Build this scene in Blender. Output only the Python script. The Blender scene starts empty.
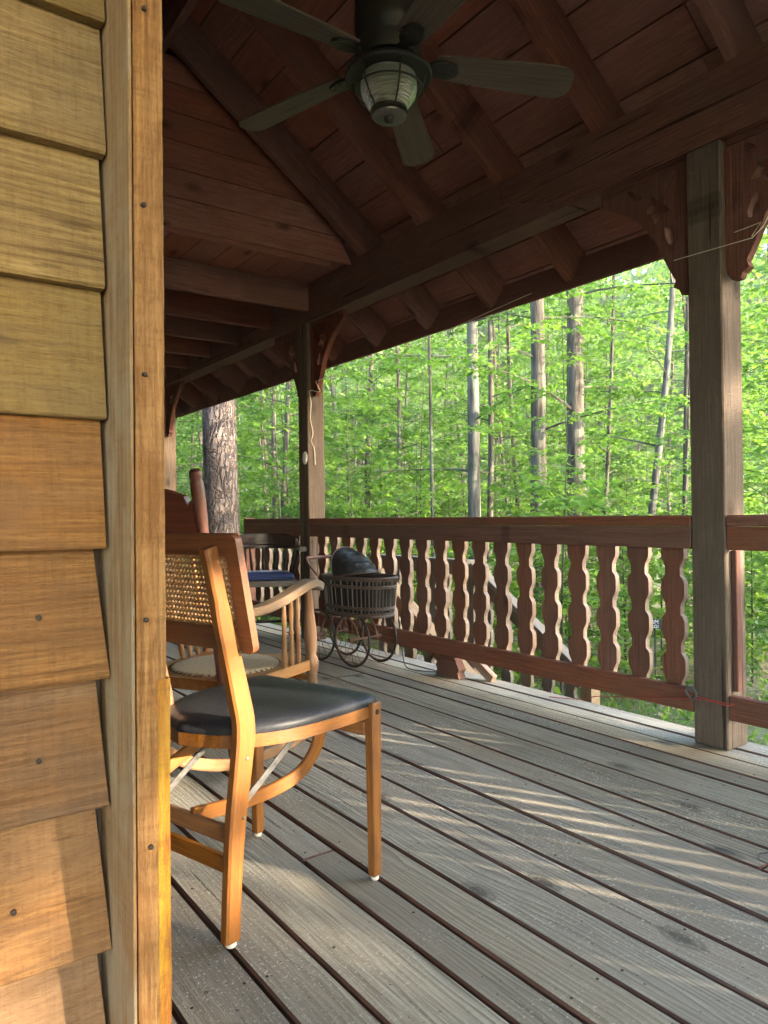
import bpy, math, random
import numpy as np
from mathutils import Vector, Matrix, geometry
R = math.radians
rng = random.Random(7)
sc = bpy.context.scene
col = sc.collection

# ------------------------------------------------------------------ camera, sky, sun, exposure
cam_d = bpy.data.cameras.new('camera'); cam = bpy.data.objects.new('camera', cam_d); col.objects.link(cam)
cam_d.sensor_fit = 'VERTICAL'; cam_d.sensor_height = 24.0; cam_d.lens = 24.0 * 735 / 1024
cam_d.clip_start = 0.02; cam_d.clip_end = 600
cam.matrix_world = (Matrix.Translation((0, 0, .9)) @ Matrix.Rotation(R(-35.5), 4, 'Z')
                    @ Matrix.Rotation(R(90.23), 4, 'X') @ Matrix.Rotation(R(-.75), 4, 'Z'))
sc.camera = cam
SUN_EL = R(13.5); SUN_AZ = math.atan2(.47, -.88)          # from the yard, behind the camera
world = bpy.data.worlds.new('World'); sc.world = world; world.use_nodes = True
nt = world.node_tree; nt.nodes.clear()
sky = nt.nodes.new('ShaderNodeTexSky'); sky.sky_type = 'NISHITA'; sky.sun_disc = False
sky.sun_elevation = SUN_EL; sky.sun_rotation = SUN_AZ; sky.air_density = 1.0; sky.dust_density = 1.5
bg = nt.nodes.new('ShaderNodeBackground'); bg.inputs[1].default_value = .15
wo = nt.nodes.new('ShaderNodeOutputWorld'); nt.links.new(sky.outputs[0], bg.inputs[0]); nt.links.new(bg.outputs[0], wo.inputs[0])
sl = bpy.data.lights.new('sun', 'SUN'); sl.energy = 2.1; sl.angle = R(.5); sl.color = (1, .86, .66)
so = bpy.data.objects.new('sun', sl); col.objects.link(so)
S = Vector((math.sin(SUN_AZ) * math.cos(SUN_EL), math.cos(SUN_AZ) * math.cos(SUN_EL), math.sin(SUN_EL)))
so.rotation_euler = S.to_track_quat('Z', 'Y').to_euler()
so.location = (5, -10, 12)
vs = sc.view_settings; vs.view_transform = 'Standard'; vs.look = 'None'; vs.exposure = 4.35; vs.gamma = 1; vs.use_curve_mapping = False
cy = sc.cycles
cy.max_bounces = 7; cy.diffuse_bounces = 5; cy.glossy_bounces = 3; cy.transmission_bounces = 4; cy.transparent_max_bounces = 4
cy.sample_clamp_indirect = 6; cy.use_denoising = True
cy.use_adaptive_sampling = True; cy.adaptive_threshold = .02

# ------------------------------------------------------------------ helpers
class MB:
    """collects shapes; build() links them as ONE mesh object. gc = wood-grain coordinates (x along the grain), rnd = one value per board"""
    def __init__(s): s.v = []; s.f = []; s.gc = []; s.rn = []; s.mi = []
    def add(s, vs, fs, gc=None, rnd=None, mi=0):
        b = len(s.v); s.v += [tuple(p) for p in vs]
        o = Vector((rng.uniform(-9, 9), rng.uniform(-9, 9), rng.uniform(-9, 9)))
        gc = gc or vs
        s.gc += [tuple(Vector(g) + o) for g in gc]
        r = rng.random() if rnd is None else rnd
        s.rn += [r] * len(vs)
        s.f += [[b + i for i in f] for f in fs]
        s.mi += (mi if isinstance(mi, list) else [mi] * len(fs))
    def box(s, c, size, rot=None, grain=0, ch=.003, mi=0, edge_mi=None, taper=1.0):
        hx, hy, hz = [a / 2 for a in size]; ch = min(ch, hx * .45, hy * .45, hz * .45)
        vs = []; idx = {}
        for sx in (-1, 1):
            for sy in (-1, 1):
                for sz in (-1, 1):
                    k = taper if sz < 0 else 1.0
                    for a in range(3):
                        p = [sx * (hx if a == 0 else hx - ch), sy * (hy if a == 1 else hy - ch), sz * (hz if a == 2 else hz - ch)]
                        idx[(sx, sy, sz, a)] = len(vs); vs.append(Vector((p[0] * k, p[1] * k, p[2])))
        fs = []; ms = []
        e = mi if edge_mi is None else edge_mi
        for a in range(3):
            b, c2 = [(1, 2), (2, 0), (0, 1)][a]
            for sg in (-1, 1):
                q = []
                for (u, w) in ((-1, -1), (1, -1), (1, 1), (-1, 1)):
                    k = [0, 0, 0]; k[a] = sg; k[b] = u; k[c2] = w; q.append(idx[(*k, a)])
                if sg < 0: q.reverse()
                fs.append(q); ms.append(mi if (a == 2 or edge_mi is None) else e)
        for a in range(3):                                   # edges parallel to axis a
            b, c2 = [(1, 2), (2, 0), (0, 1)][a]
            for u in (-1, 1):
                for w in (-1, 1):
                    k0 = [0, 0, 0]; k0[a] = -1; k0[b] = u; k0[c2] = w; k1 = list(k0); k1[a] = 1
                    q = [idx[(*k0, b)], idx[(*k1, b)], idx[(*k1, c2)], idx[(*k0, c2)]]
                    if u * w < 0: q.reverse()
                    fs.append(q); ms.append(e)
        for sx in (-1, 1):
            for sy in (-1, 1):
                for sz in (-1, 1):
                    q = [idx[(sx, sy, sz, a)] for a in range(3)]
                    if sx * sy * sz < 0: q.reverse()
                    fs.append(q); ms.append(e)
        per = [(0, 1, 2), (1, 0, 2), (2, 0, 1)][grain]
        gc = [Vector((p[per[0]], p[per[1]], p[per[2]])) for p in vs]
        M = rot or Matrix.Identity(3); c = Vector(c)
        s.add([M @ p + c for p in vs], fs, gc, None, ms)
    def bar(s, p, q, w, h, up=(0, 0, 1), ch=.003, mi=0, taper=1.0):
        """box whose length runs from p to q, w across, h along up"""
        p = Vector(p); q = Vector(q); x = (q - p).normalized(); y = Vector(up).cross(x).normalized(); z = x.cross(y)
        s.box((p + q) / 2, ((q - p).length, w, h), Matrix((x, y, z)).transposed(), 0, ch, mi)
    def tube(s, pts, rad, n=8, caps=True, mi=0, flat=None):
        pts = [Vector(p) for p in pts]; m = len(pts)
        rad = [rad] * m if not hasattr(rad, '__len__') else rad
        t0 = (pts[1] - pts[0]).normalized()
        up = Vector((0, 0, 1)) if abs(t0.z) < .9 else Vector((1, 0, 0))
        u = up.cross(t0).normalized(); vs = []; gc = []; L = 0
        for i in range(m):
            t = (pts[min(i + 1, m - 1)] - pts[max(i - 1, 0)]).normalized()
            u = (u - t * u.dot(t)).normalized(); w = t.cross(u)
            if i: L += (pts[i] - pts[i - 1]).length
            for k in range(n):
                a = 2 * math.pi * k / n; ca, sa = math.cos(a), math.sin(a)
                if flat: ca *= flat
                vs.append(pts[i] + (u * ca + w * sa) * rad[i]); gc.append(Vector((L, ca * rad[i], sa * rad[i])))
        fs = [[i * n + k, i * n + (k + 1) % n, (i + 1) * n + (k + 1) % n, (i + 1) * n + k] for i in range(m - 1) for k in range(n)]
        if caps: fs += [list(range(n))[::-1], list(range((m - 1) * n, m * n))]
        s.add(vs, fs, gc, None, mi)
    def ribbon(s, pts, w, h, up, mi=0):
        """bent bar of rectangular section through pts; h along up(i)"""
        pts = [Vector(p) for p in pts]; m = len(pts); vs = []; gc = []; L = 0
        for i in range(m):
            t = (pts[min(i + 1, m - 1)] - pts[max(i - 1, 0)]).normalized()
            y = Vector(up).cross(t).normalized(); z = t.cross(y)
            if i: L += (pts[i] - pts[i - 1]).length
            wi = w[i] if hasattr(w, '__len__') else w; hi = h[i] if hasattr(h, '__len__') else h
            c = min(wi, hi) * .18
            for (a, b) in ((wi/2 - c, hi/2), (-wi/2 + c, hi/2), (-wi/2, hi/2 - c), (-wi/2, -hi/2 + c), (-wi/2 + c, -hi/2), (wi/2 - c, -hi/2), (wi/2, -hi/2 + c), (wi/2, hi/2 - c)):
                vs.append(pts[i] + y * a + z * b); gc.append(Vector((L, a, b)))
        n = 8
        fs = [[i * n + k, i * n + (k + 1) % n, (i + 1) * n + (k + 1) % n, (i + 1) * n + k] for i in range(m - 1) for k in range(n)]
        fs += [list(range(n))[::-1], list(range((m - 1) * n, m * n))]
        s.add(vs, fs, gc, None, mi)
    def lathe(s, prof, n=20, M=None, mi=0, a0=0, a1=2 * math.pi):
        """prof: (r, z) pairs, turned about z"""
        M = M or Matrix.Identity(4); vs = []; m = len(prof)
        for (r, z) in prof:
            for k in range(n):
                a = 2 * math.pi * k / n; vs.append(Vector((r * math.cos(a), r * math.sin(a), z)))
        gc = [Vector((p.z, p.x, p.y)) for p in vs]
        fs = [[i * n + k, i * n + (k + 1) % n, (i + 1) * n + (k + 1) % n, (i + 1) * n + k] for i in range(m - 1) for k in range(n)]
        if prof[0][0] > 1e-5: fs.append(list(range(n))[::-1])
        if prof[-1][0] > 1e-5: fs.append(list(range((m - 1) * n, m * n)))
        s.add([M @ p for p in vs], fs, gc, None, mi)
    def prism(s, loops, d, M, mi=0, edge_mi=None, grain=(0, 1, 2)):
        """flat outline (first loop) with holes, thickness d along local z, placed by 4x4 M"""
        flat = [[Vector((p[0], p[1], 0)) for p in l] for l in loops]
        tris = geometry.tessellate_polygon(flat)
        pts = [p for l in flat for p in l]; n = len(pts)
        vs = [Vector((p.x, p.y, d / 2)) for p in pts] + [Vector((p.x, p.y, -d / 2)) for p in pts]
        fs = []; ms = []; e = mi if edge_mi is None else edge_mi
        for t in tris:
            a, b, c = [pts[i] for i in t]
            if (b - a).cross(c - a).z < 0: t = (t[0], t[2], t[1])
            fs.append(list(t)); fs.append([t[2] + n, t[1] + n, t[0] + n]); ms += [mi, mi]
        o = 0
        for li, l in enumerate(flat):
            k = len(l)
            area = sum(l[i].x * l[(i + 1) % k].y - l[(i + 1) % k].x * l[i].y for i in range(k))
            ccw = (area > 0) == (li == 0)
            for i in range(k):
                a, b = o + i, o + (i + 1) % k
                q = [a + n, b + n, b, a]
                if not ccw: q.reverse()
                fs.append(q); ms.append(e)
            o += k
        gc = [Vector((p[grain[0]], p[grain[1]], p[grain[2]])) for p in vs]
        s.add([M @ p for p in vs], fs, gc, None, ms)
    def build(s, name, mats, parent=None, smooth=False):
        me = bpy.data.meshes.new(name); me.from_pydata(s.v, [], s.f)
        a = me.attributes.new('gc', 'FLOAT_VECTOR', 'POINT'); a.data.foreach_set('vector', np.array(s.gc, dtype=np.float32).ravel())
        a = me.attributes.new('rnd', 'FLOAT', 'POINT'); a.data.foreach_set('value', np.array(s.rn, dtype=np.float32))
        for m in (mats if isinstance(mats, (list, tuple)) else [mats]): me.materials.append(m)
        me.polygons.foreach_set('material_index', s.mi)
        if smooth: me.polygons.foreach_set('use_smooth', [True] * len(s.f))
        me.update()
        if smooth: me.set_sharp_from_angle(angle=R(42))
        o = bpy.data.objects.new(name, me); col.objects.link(o)
        if parent is not None: o.parent = parent
        return o

def tag(o, label=None, cat=None, group=None, kind=None):
    for k, v in (('label', label), ('category', cat), ('group', group), ('kind', kind)):
        if v: o[k] = v
    return o
def empty(name, loc=(0, 0, 0), rz=0, **kw):
    o = bpy.data.objects.new(name, None); col.objects.link(o); o.location = loc; o.rotation_euler = (0, 0, rz)
    o.empty_display_size = .1
    return tag(o, **kw)
def copy_tree(o, parent=None):
    c = o.copy(); col.objects.link(c); c.parent = parent
    for ch in list(o.children): copy_tree(ch, c)
    return c
def smooth_pts(ctrl, n=6):
    """Catmull-Rom through control points (any dimension)"""
    P = [Vector(p) for p in ctrl]; P = [P[0] * 2 - P[1]] + P + [P[-1] * 2 - P[-2]]; out = []
    for i in range(1, len(P) - 2):
        for k in range(n):
            t = k / n; a, b, c, d = P[i - 1:i + 3]
            out.append(.5 * ((2 * b) + (c - a) * t + (2 * a - 5 * b + 4 * c - d) * t * t + (3 * b - a - 3 * c + d) * t ** 3))
    return out + [P[-2]]

# ------------------------------------------------------------------ materials
def newmat(name):
    m = bpy.data.materials.new(name); m.use_nodes = True; n = m.node_tree; n.nodes.clear()
    out = n.nodes.new('ShaderNodeOutputMaterial'); b = n.nodes.new('ShaderNodeBsdfPrincipled'); n.links.new(b.outputs[0], out.inputs[0])
    return m, n, b, out
def ramp(n, fac, stops):
    r = n.nodes.new('ShaderNodeValToRGB'); e = r.color_ramp.elements
    while len(e) < len(stops): e.new(.5)
    for i, (p, c) in enumerate(stops): e[i].position = p; e[i].color = (*c, 1) if len(c) == 3 else c
    n.links.new(fac, r.inputs[0]); return r.outputs[0]
def mixc(n, fac, a, b, mode='MIX'):
    m = n.nodes.new('ShaderNodeMix'); m.data_type = 'RGBA'; m.blend_type = mode
    for inp, val in ((m.inputs[0], fac), (m.inputs[6], a), (m.inputs[7], b)):
        if hasattr(val, 'links') or isinstance(val, bpy.types.NodeSocket): n.links.new(val, inp)
        elif isinstance(val, (int, float)): inp.default_value = val
        else: inp.default_value = (*val, 1)
    return m.outputs[2]
def mth(n, op, a, b=None, c=None):
    m = n.nodes.new('ShaderNodeMath'); m.operation = op
    for i, v in enumerate((a, b, c)):
        if v is None: continue
        if isinstance(v, bpy.types.NodeSocket): n.links.new(v, m.inputs[i])
        else: m.inputs[i].default_value = v
    return m.outputs[0]
def noise(n, vec, scale, detail=4, rough=.55, dist=0, sc3=None):
    if sc3:
        mp = n.nodes.new('ShaderNodeMapping'); mp.inputs['Scale'].default_value = sc3; n.links.new(vec, mp.inputs[0]); vec = mp.outputs[0]
    t = n.nodes.new('ShaderNodeTexNoise'); t.inputs['Scale'].default_value = scale; t.inputs['Detail'].default_value = detail
    t.inputs['Roughness'].default_value = rough; t.inputs['Distortion'].default_value = dist
    n.links.new(vec, t.inputs['Vector']); return t.outputs[0]
def attr(n, name, out='Vector'):
    a = n.nodes.new('ShaderNodeAttribute'); a.attribute_name = name; return a.outputs[out]
def wood(name, light, mid, dark, rough=.75, grain=1.0, rings=.5, knots=.5, stain=None, stain_amt=.5, stain_scale=2.2, bump=.25, vary=.35,
         specks=None, spec=.3, coat=0, fine=1.0, cracks=0, mottle=None, sawn=0, warpk=9.0):
    m, n, b, out = newmat(name)
    g = attr(n, 'gc'); rv = attr(n, 'rnd', 'Fac'); oi = n.nodes.new('ShaderNodeObjectInfo')      # each copy gets its own stretch of grain and its own tone
    of = n.nodes.new('ShaderNodeVectorMath'); of.operation = 'MULTIPLY_ADD'; n.links.new(oi.outputs['Random'], of.inputs[0]); of.inputs[1].default_value = (37, 23, 11); n.links.new(g, of.inputs[2]); g = of.outputs[0]
    rv = mth(n, 'FRACT', mth(n, 'ADD', rv, oi.outputs['Random']))
    fib = noise(n, g, 1, 5, .65, 0, (2.5 + 1.5 * fine, 95 * fine, 95 * fine))
    warp = noise(n, g, 1, 2, .5, 0, (1.3, 7, 7))
    sep = n.nodes.new('ShaderNodeSeparateXYZ'); n.links.new(g, sep.inputs[0])
    # growth rings: sawtooth of distance, pulled about by slow noise along the board
    rad = mth(n, 'ADD', mth(n, 'MULTIPLY', sep.outputs[1], 14.0 * grain), mth(n, 'MULTIPLY', warp, warpk))
    rad = mth(n, 'ADD', rad, mth(n, 'MULTIPLY', sep.outputs[2], 9.0 * grain))
    ring = mth(n, 'FRACT', mth(n, 'MULTIPLY', rad, 2.0))
    ring = mth(n, 'MULTIPLY', mth(n, 'POWER', ring, 1.6), ramp(n, noise(n, g, 1, 3, .6, 0, (.7, 9, 9)), [(.35, (.3, .3, .3)), (.6, (1, 1, 1))]))
    base = ramp(n, fib, [(.28, dark), (.5, mid), (.72, light)])
    base = mixc(n, mth(n, 'MULTIPLY', ring, rings), base, dark)
    big = noise(n, g, 1, 3, .6, 0, (stain_scale * .5, stain_scale * 3, stain_scale * 3))
    if stain: base = mixc(n, mth(n, 'MULTIPLY', ramp(n, big, [(.42, (0, 0, 0)), (.62, (1, 1, 1))]), stain_amt), base, stain)
    h = mth(n, 'ADD', mth(n, 'MULTIPLY', fib, .6), mth(n, 'MULTIPLY', ring, -.35 * rings * 2))
    if knots:
        vo = n.nodes.new('ShaderNodeTexVoronoi'); mp = n.nodes.new('ShaderNodeMapping'); mp.inputs['Scale'].default_value = (1.4, 2.8, 1); vo.voronoi_dimensions = '2D'
        n.links.new(g, mp.inputs[0]); n.links.new(mp.outputs[0], vo.inputs['Vector']); vo.inputs['Scale'].default_value = 1.0
        vo.inputs['Randomness'].default_value = 1
        d = mth(n, 'ADD', vo.outputs['Distance'], mth(n, 'MULTIPLY', fib, .03))
        k = ramp(n, d, [(.05, (.9, .9, .9)), (.062, (.4, .4, .4)), (.085, (.5, .5, .5)), (.10, (0, 0, 0))])
        dk = tuple(c * .45 for c in dark)
        base = mixc(n, mth(n, 'MULTIPLY', k, knots), base, dk); h = mth(n, 'SUBTRACT', h, mth(n, 'MULTIPLY', k, .3))
    if cracks:
        ck = noise(n, g, 1, 3, .5, 0, (.9, 38, 38)); ck = ramp(n, ck, [(.0, (1, 1, 1)), (.30, (1, 1, 1)), (.34, (0, 0, 0))])
        base = mixc(n, mth(n, 'MULTIPLY', ck, cracks), base, tuple(c * .3 for c in dark)); h = mth(n, 'SUBTRACT', h, mth(n, 'MULTIPLY', ck, .5))
    val = mth(n, 'ADD', 1 - vary / 2, mth(n, 'MULTIPLY', rv, vary))
    hs = n.nodes.new('ShaderNodeHueSaturation'); n.links.new(base, hs.inputs['Color']); n.links.new(val, hs.inputs['Value'])
    n.links.new(mth(n, 'ADD', .85, mth(n, 'MULTIPLY', mth(n, 'FRACT', mth(n, 'MULTIPLY', rv, 7.3)), .3)), hs.inputs['Saturation'])
    base = hs.outputs[0]
    if sawn:
        sw = noise(n, g, 1, 3, .75, 0, (55, 420, 420)); s3 = noise(n, g, 1, 2, .6, 0, (150, 18, 18))
        sw = mth(n, 'ADD', mth(n, 'MULTIPLY', sw, .65), mth(n, 'MULTIPLY', s3, .35))
        base = mixc(n, mth(n, 'MULTIPLY', ramp(n, sw, [(.36, (1, 1, 1)), (.52, (0, 0, 0))]), sawn), base, dark); h = mth(n, 'ADD', h, mth(n, 'MULTIPLY', sw, 1.2))
        fl = noise(n, g, 1, 2, .6, 0, (9, 60, 60)); base = mixc(n, mth(n, 'MULTIPLY', ramp(n, fl, [(.66, (0, 0, 0)), (.72, (1, 1, 1))]), .7 * sawn), base, tuple(c * .35 for c in dark))
    if mottle:
        mc, msc, ma = mottle; mo = noise(n, g, msc, 5, .7, .6, (.45, 1, 1))
        base = mixc(n, mth(n, 'MULTIPLY', ramp(n, mo, [(.46, (0, 0, 0)), (.60, (1, 1, 1))]), ma), base, mc); h = mth(n, 'ADD', h, mth(n, 'MULTIPLY', mo, .8))
    if specks:
        tc = n.nodes.new('ShaderNodeTexCoord')
        sp = noise(n, tc.outputs['Object'], 130, 2, .7); mk = noise(n, tc.outputs['Object'], 2.3, 3, .6)
        s2 = mth(n, 'MULTIPLY', ramp(n, sp, [(.60, (0, 0, 0)), (.66, (1, 1, 1))]), ramp(n, mk, [(.4, (0, 0, 0)), (.62, (1, 1, 1))]))
        base = mixc(n, mth(n, 'MULTIPLY', s2, .75), base, specks)
        sp2 = noise(n, tc.outputs['Object'], 75, 2, .5)
        base = mixc(n, mth(n, 'MULTIPLY', ramp(n, sp2, [(.70, (0, 0, 0)), (.73, (1, 1, 1))]), .8), base, (.03, .025, .02))
    n.links.new(base, b.inputs['Base Color'])
    n.links.new(ramp(n, fib, [(.3, (min(1, rough + .12),) * 3), (.7, (rough - .08,) * 3)]), b.inputs['Roughness'])
    b.inputs['Specular IOR Level'].default_value = spec
    if coat: b.inputs['Coat Weight'].default_value = coat; b.inputs['Coat Roughness'].default_value = .25
    bp = n.nodes.new('ShaderNodeBump'); bp.inputs['Strength'].default_value = bump; bp.inputs['Distance'].default_value = .004
    n.links.new(h, bp.inputs['Height']); n.links.new(bp.outputs[0], b.inputs['Normal'])
    return m
def plain(name, c1, c2=None, rough=.5, metal=0, scale=30, bump=.1, spec=.5, detail=4, c3=None, coat=0):
    m, n, b, out = newmat(name); tc = n.nodes.new('ShaderNodeTexCoord')
    f = noise(n, tc.outputs['Object'], scale, detail, .6)
    st = [(.35, c1), (.65, c2 or c1)]
    if c3: st.append((.78, c3))
    n.links.new(ramp(n, f, st), b.inputs['Base Color'])
    n.links.new(ramp(n, f, [(.3, (max(0, rough - .08),) * 3), (.7, (min(1, rough + .1),) * 3)]), b.inputs['Roughness'])
    b.inputs['Metallic'].default_value = metal; b.inputs['Specular IOR Level'].default_value = spec
    if coat: b.inputs['Coat Weight'].default_value = coat
    bp = n.nodes.new('ShaderNodeBump'); bp.inputs['Strength'].default_value = bump; bp.inputs['Distance'].default_value = .003
    n.links.new(f, bp.inputs['Height']); n.links.new(bp.outputs[0], b.inputs['Normal'])
    return m
M = {}
M['deck'] = wood('weathered_deck_wood', (.425, .395, .32), (.325, .30, .242), (.12, .106, .083), .8, 2.3, 1.0, 1, (.26, .205, .145), .6, 1.0, .6, .40, fine=1.5, warpk=4.0,
                 specks=(.66, .62, .53), cracks=.6, mottle=((.21, .185, .15), 5, .4), sawn=.2)
M['deck_edge'] = wood('stained_deck_edge', (.15, .088, .066), (.11, .063, .048), (.06, .036, .028), .85, 1, .3, 0, None, 0, 2, .3, .5, spec=.1)
M['cedar'] = wood('yellow_tan_cedar', (.42, .285, .095), (.31, .195, .06), (.14, .078, .023), .8, 5, .42, .55, (.21, .145, .068), .8, 2.2, .9, .16, spec=.18, cracks=.4, fine=1.8, sawn=.55, mottle=((.15, .095, .045), 9, .4))
M['cedar_sun_bounce'] = wood('sun_bounce_orange_siding', (.37, .195, .068), (.265, .122, .038), (.12, .052, .016), .8, 5, .42, .55, (.22, .125, .06), .8, 2.2, .9, .16, spec=.18, cracks=.4, fine=1.8, sawn=.55, mottle=((.16, .085, .04), 9, .45))  # warm sun bounce on the lower boards put into the colour
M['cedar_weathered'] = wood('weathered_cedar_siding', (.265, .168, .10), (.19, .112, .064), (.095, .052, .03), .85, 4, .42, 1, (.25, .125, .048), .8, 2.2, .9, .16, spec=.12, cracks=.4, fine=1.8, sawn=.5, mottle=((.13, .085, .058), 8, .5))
M['cedar_grey'] = wood('grey_cedar', (.30, .19, .088), (.22, .128, .054), (.11, .056, .022), .8, 2, .3, .6, (.20, .095, .03), .6, 3, .5, .2, spec=.15, sawn=.3, mottle=((.24, .19, .125), 12, .5))
M['cedar_orange'] = wood('orange_cedar', (.38, .20, .062), (.275, .128, .033), (.115, .046, .011), .75, 5, .5, .5, (.26, .15, .06), .6, 3, 1.0, .2, spec=.18, cracks=.4, fine=2, sawn=.5, mottle=((.15, .062, .016), 26, .55))
M['cedar_sunlit'] = wood('sunlit_yellow_cedar', (.62, .37, .055), (.48, .25, .03), (.22, .09, .014), .65, 4, .5, .3, (.30, .12, .025), .7, 7, 1.0, .2, spec=.25, sawn=.5, mottle=((.24, .085, .016), 34, .8))  # low sun on the corner strip put into its yellow
M['red'] = wood('red_stained_timber', (.29, .125, .092), (.21, .086, .063), (.095, .039, .03), .85, 2.5, .4, .9, (.15, .07, .052), .6, 1.5, .4, .3, spec=.08, fine=1.4, sawn=.3, mottle=((.13, .055, .042), 7, .45), cracks=.4)
M['redlight'] = wood('red_stained_roof_board', (.42, .175, .13), (.33, .13, .096), (.17, .064, .048), .85, 2.5, .4, .9, (.25, .115, .085), .6, 1.5, .4, .35, spec=.08, fine=1.5, sawn=.3, mottle=((.20, .085, .062), 6, .45))
M['bracket'] = wood('dark_red_bracket', (.19, .082, .058), (.135, .055, .04), (.06, .025, .019), .85, 2.5, .4, .5, (.10, .045, .034), .6, 1.5, .4, .2, spec=.08, fine=1.4, sawn=.3)
M['beam'] = wood('dark_beam_timber', (.25, .118, .085), (.18, .082, .06), (.085, .040, .03), .88, 2, .45, .9, (.13, .065, .05), .6, 1.2, .5, .2, cracks=.9, spec=.06, fine=1.3, sawn=.3, mottle=((.11, .055, .043), 5, .5))
M['rail'] = wood('red_brown_rail', (0.2332, 0.1038, 0.0686), (0.1760, 0.0739, 0.0484), (0.0836, 0.0352, 0.0246), .82, 3, .45, 1, (0.1408, 0.0748, 0.0528), .6, 2, .5, .4, spec=.12, fine=1.5, sawn=.35, mottle=((0.1144, 0.0598, 0.0440), 9, .5))
M['railedge'] = wood('sunlit_rail_edge', (0.288, 0.230, 0.180), (0.230, 0.169, 0.126), (0.144, 0.094, 0.065), .7, 1.1, .3, .2, (0.144, 0.072, 0.043), .5, 3, .3, .3)  # sunlight on baluster edges and brace put into a paler colour
M['post'] = wood('grey_post_timber', (.19, .145, .108), (.132, .098, .072), (.06, .043, .032), .88, 2.2, .5, 1, (.09, .066, .05), .7, 1.0, .6, .15, cracks=1, spec=.08, fine=1.4, sawn=.4, mottle=((.08, .06, .047), 5, .45))
M['greywood'] = wood('weathered_stair_wood', (0.211, 0.192, 0.155), (0.155, 0.136, 0.105), (0.087, 0.074, 0.056), .8, 1, .4, .5, (0.149, 0.105, 0.062), .5, 1.4, .35, .3)
M['tanwood'] = wood('tan_stair_board', (0.248, 0.174, 0.093), (0.198, 0.130, 0.062), (0.124, 0.074, 0.031), .7, 1, .4, .5, (0.223, 0.136, 0.062), .5, 2, .3, .2)  # tan boards among the grey stair wood
M['chair'] = wood('honey_chair_wood', (.35, .148, .026), (.255, .094, .015), (.13, .042, .007), .42, 6, .4, 0, (.22, .085, .022), .6, 3, .3, .3, spec=.45, coat=.15, fine=1.6, mottle=((.13, .048, .014), 14, .5))
M['chairdark'] = wood('red_brown_chair_panel', (.22, .082, .032), (.175, .062, .023), (.11, .036, .014), .45, 5, .3, 0, (.15, .06, .02), .5, 3, .2, .1, spec=.4, coat=.1, fine=1.6, mottle=((.11, .042, .02), 12, .4))
M['rocker'] = wood('worn_rocker_wood', (.27, .125, .042), (.19, .08, .026), (.10, .04, .014), .5, 1.8, .35, 0, (.24, .15, .08), .6, 4, .2, .2)
M['rockergrey'] = wood('worn_grey_arm', (.17, .15, .12), (.115, .098, .075), (.065, .052, .038), .6, 1.8, .4, 0, (.24, .13, .06), .5, 4, .25, .1)
M['maroon'] = wood('maroon_crest_wood', (.13, .042, .026), (.092, .028, .018), (.045, .014, .01), .45, 1.5, .3, 0, (.1, .035, .02), .5, 3, .1, .1, spec=.5)
M['darkwood'] = wood('dark_chair_wood', (.035, .018, .013), (.024, .012, .009), (.012, .007, .005), .35, 1.5, .3, 0, None, 0, 3, .1, .1, spec=.5)
M['under'] = plain('dark_brown_backing', (.05, .035, .025), (.08, .06, .04), .9, 0, 3)  # dark brown for sheathing, shingles and roof sheet
M['vinyl'] = plain('black_vinyl', (.013, .014, .018), (.022, .023, .028), .43, 0, 160, .12, .2, 3, (.06, .06, .064))
M['fanmetal'] = plain('aged_iron', (.022, .021, .018), (.034, .032, .026), .5, .4, 60, .1)
M['fanblade'] = wood('olive_fan_blade', (.125, .088, .066), (.098, .069, .052), (.064, .045, .034), .6, 2, .3, 0, None, 0, 3, .1, .05)
M['iron'] = plain('rusty_iron', (.13, .065, .05), (.20, .10, .075), .55, .3, 50, .2)
M['wicker'] = plain('dark_wicker', (.05, .033, .026), (.095, .065, .052), .55, 0, 45, .3)
M['hood'] = plain('black_hood_vinyl', (.008, .008, .009), (.015, .015, .016), .42, 0, 22, 1.0, .35)
M['blue'] = plain('navy_cushion', (.018, .028, .085), (.03, .045, .13), .85, 0, 140, .3, .2)
M['bluelight'] = plain('pale_cushion_stripe', (.22, .26, .38), (.3, .34, .45), .85, 0, 140, .3, .2)
M['white'] = plain('white_plastic', (.6, .58, .52), (.72, .70, .64), .45, 0, 30, .05)
M['twine'] = plain('pale_twine', (.5, .45, .34), (.62, .56, .44), .85, 0, 300, .3)
M['redcord'] = plain('red_cord', (.25, .035, .022), (.3, .05, .035), .6, 0, 200, .2)
M['steel'] = plain('dull_steel', (.14, .135, .125), (.22, .21, .195), .5, .8, 80, .1)
M['blackrubber'] = plain('black_cable', (.012, .012, .012), (.02, .02, .02), .5)
M['nail'] = plain('dark_nail', (.03, .022, .018), (.06, .04, .03), .6, .6, 60)
M['signplate'] = plain('dark_sign_board', (.018, .02, .018), (.028, .03, .027), .6, 0, 30)
M['signletter'] = plain('pale_sign_letter', (.7, .7, .66), (.78, .78, .74), .6, 0, 40)
M['leatherseat'] = plain('worn_seat_weave', (.26, .20, .13), (.36, .285, .19), .75, 0, 70, .5, .3)
m = M['vinyl']; n = m.node_tree; b = next(x for x in n.nodes if x.type == 'BSDF_PRINCIPLED'); tc = n.nodes.new('ShaderNodeTexCoord')
lk = b.inputs['Base Color'].links[0].from_socket
du = mth(n, 'MULTIPLY', ramp(n, noise(n, tc.outputs['Object'], 330, 2, .7), [(.66, (0, 0, 0)), (.72, (1, 1, 1))]), ramp(n, noise(n, tc.outputs['Object'], 7, 3, .6), [(.45, (0, 0, 0)), (.65, (1, 1, 1))]))
n.links.new(mixc(n, mth(n, 'MULTIPLY', du, .6), lk, (.30, .29, .26)), b.inputs['Base Color'])        # dust and crumbs on the seat
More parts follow.
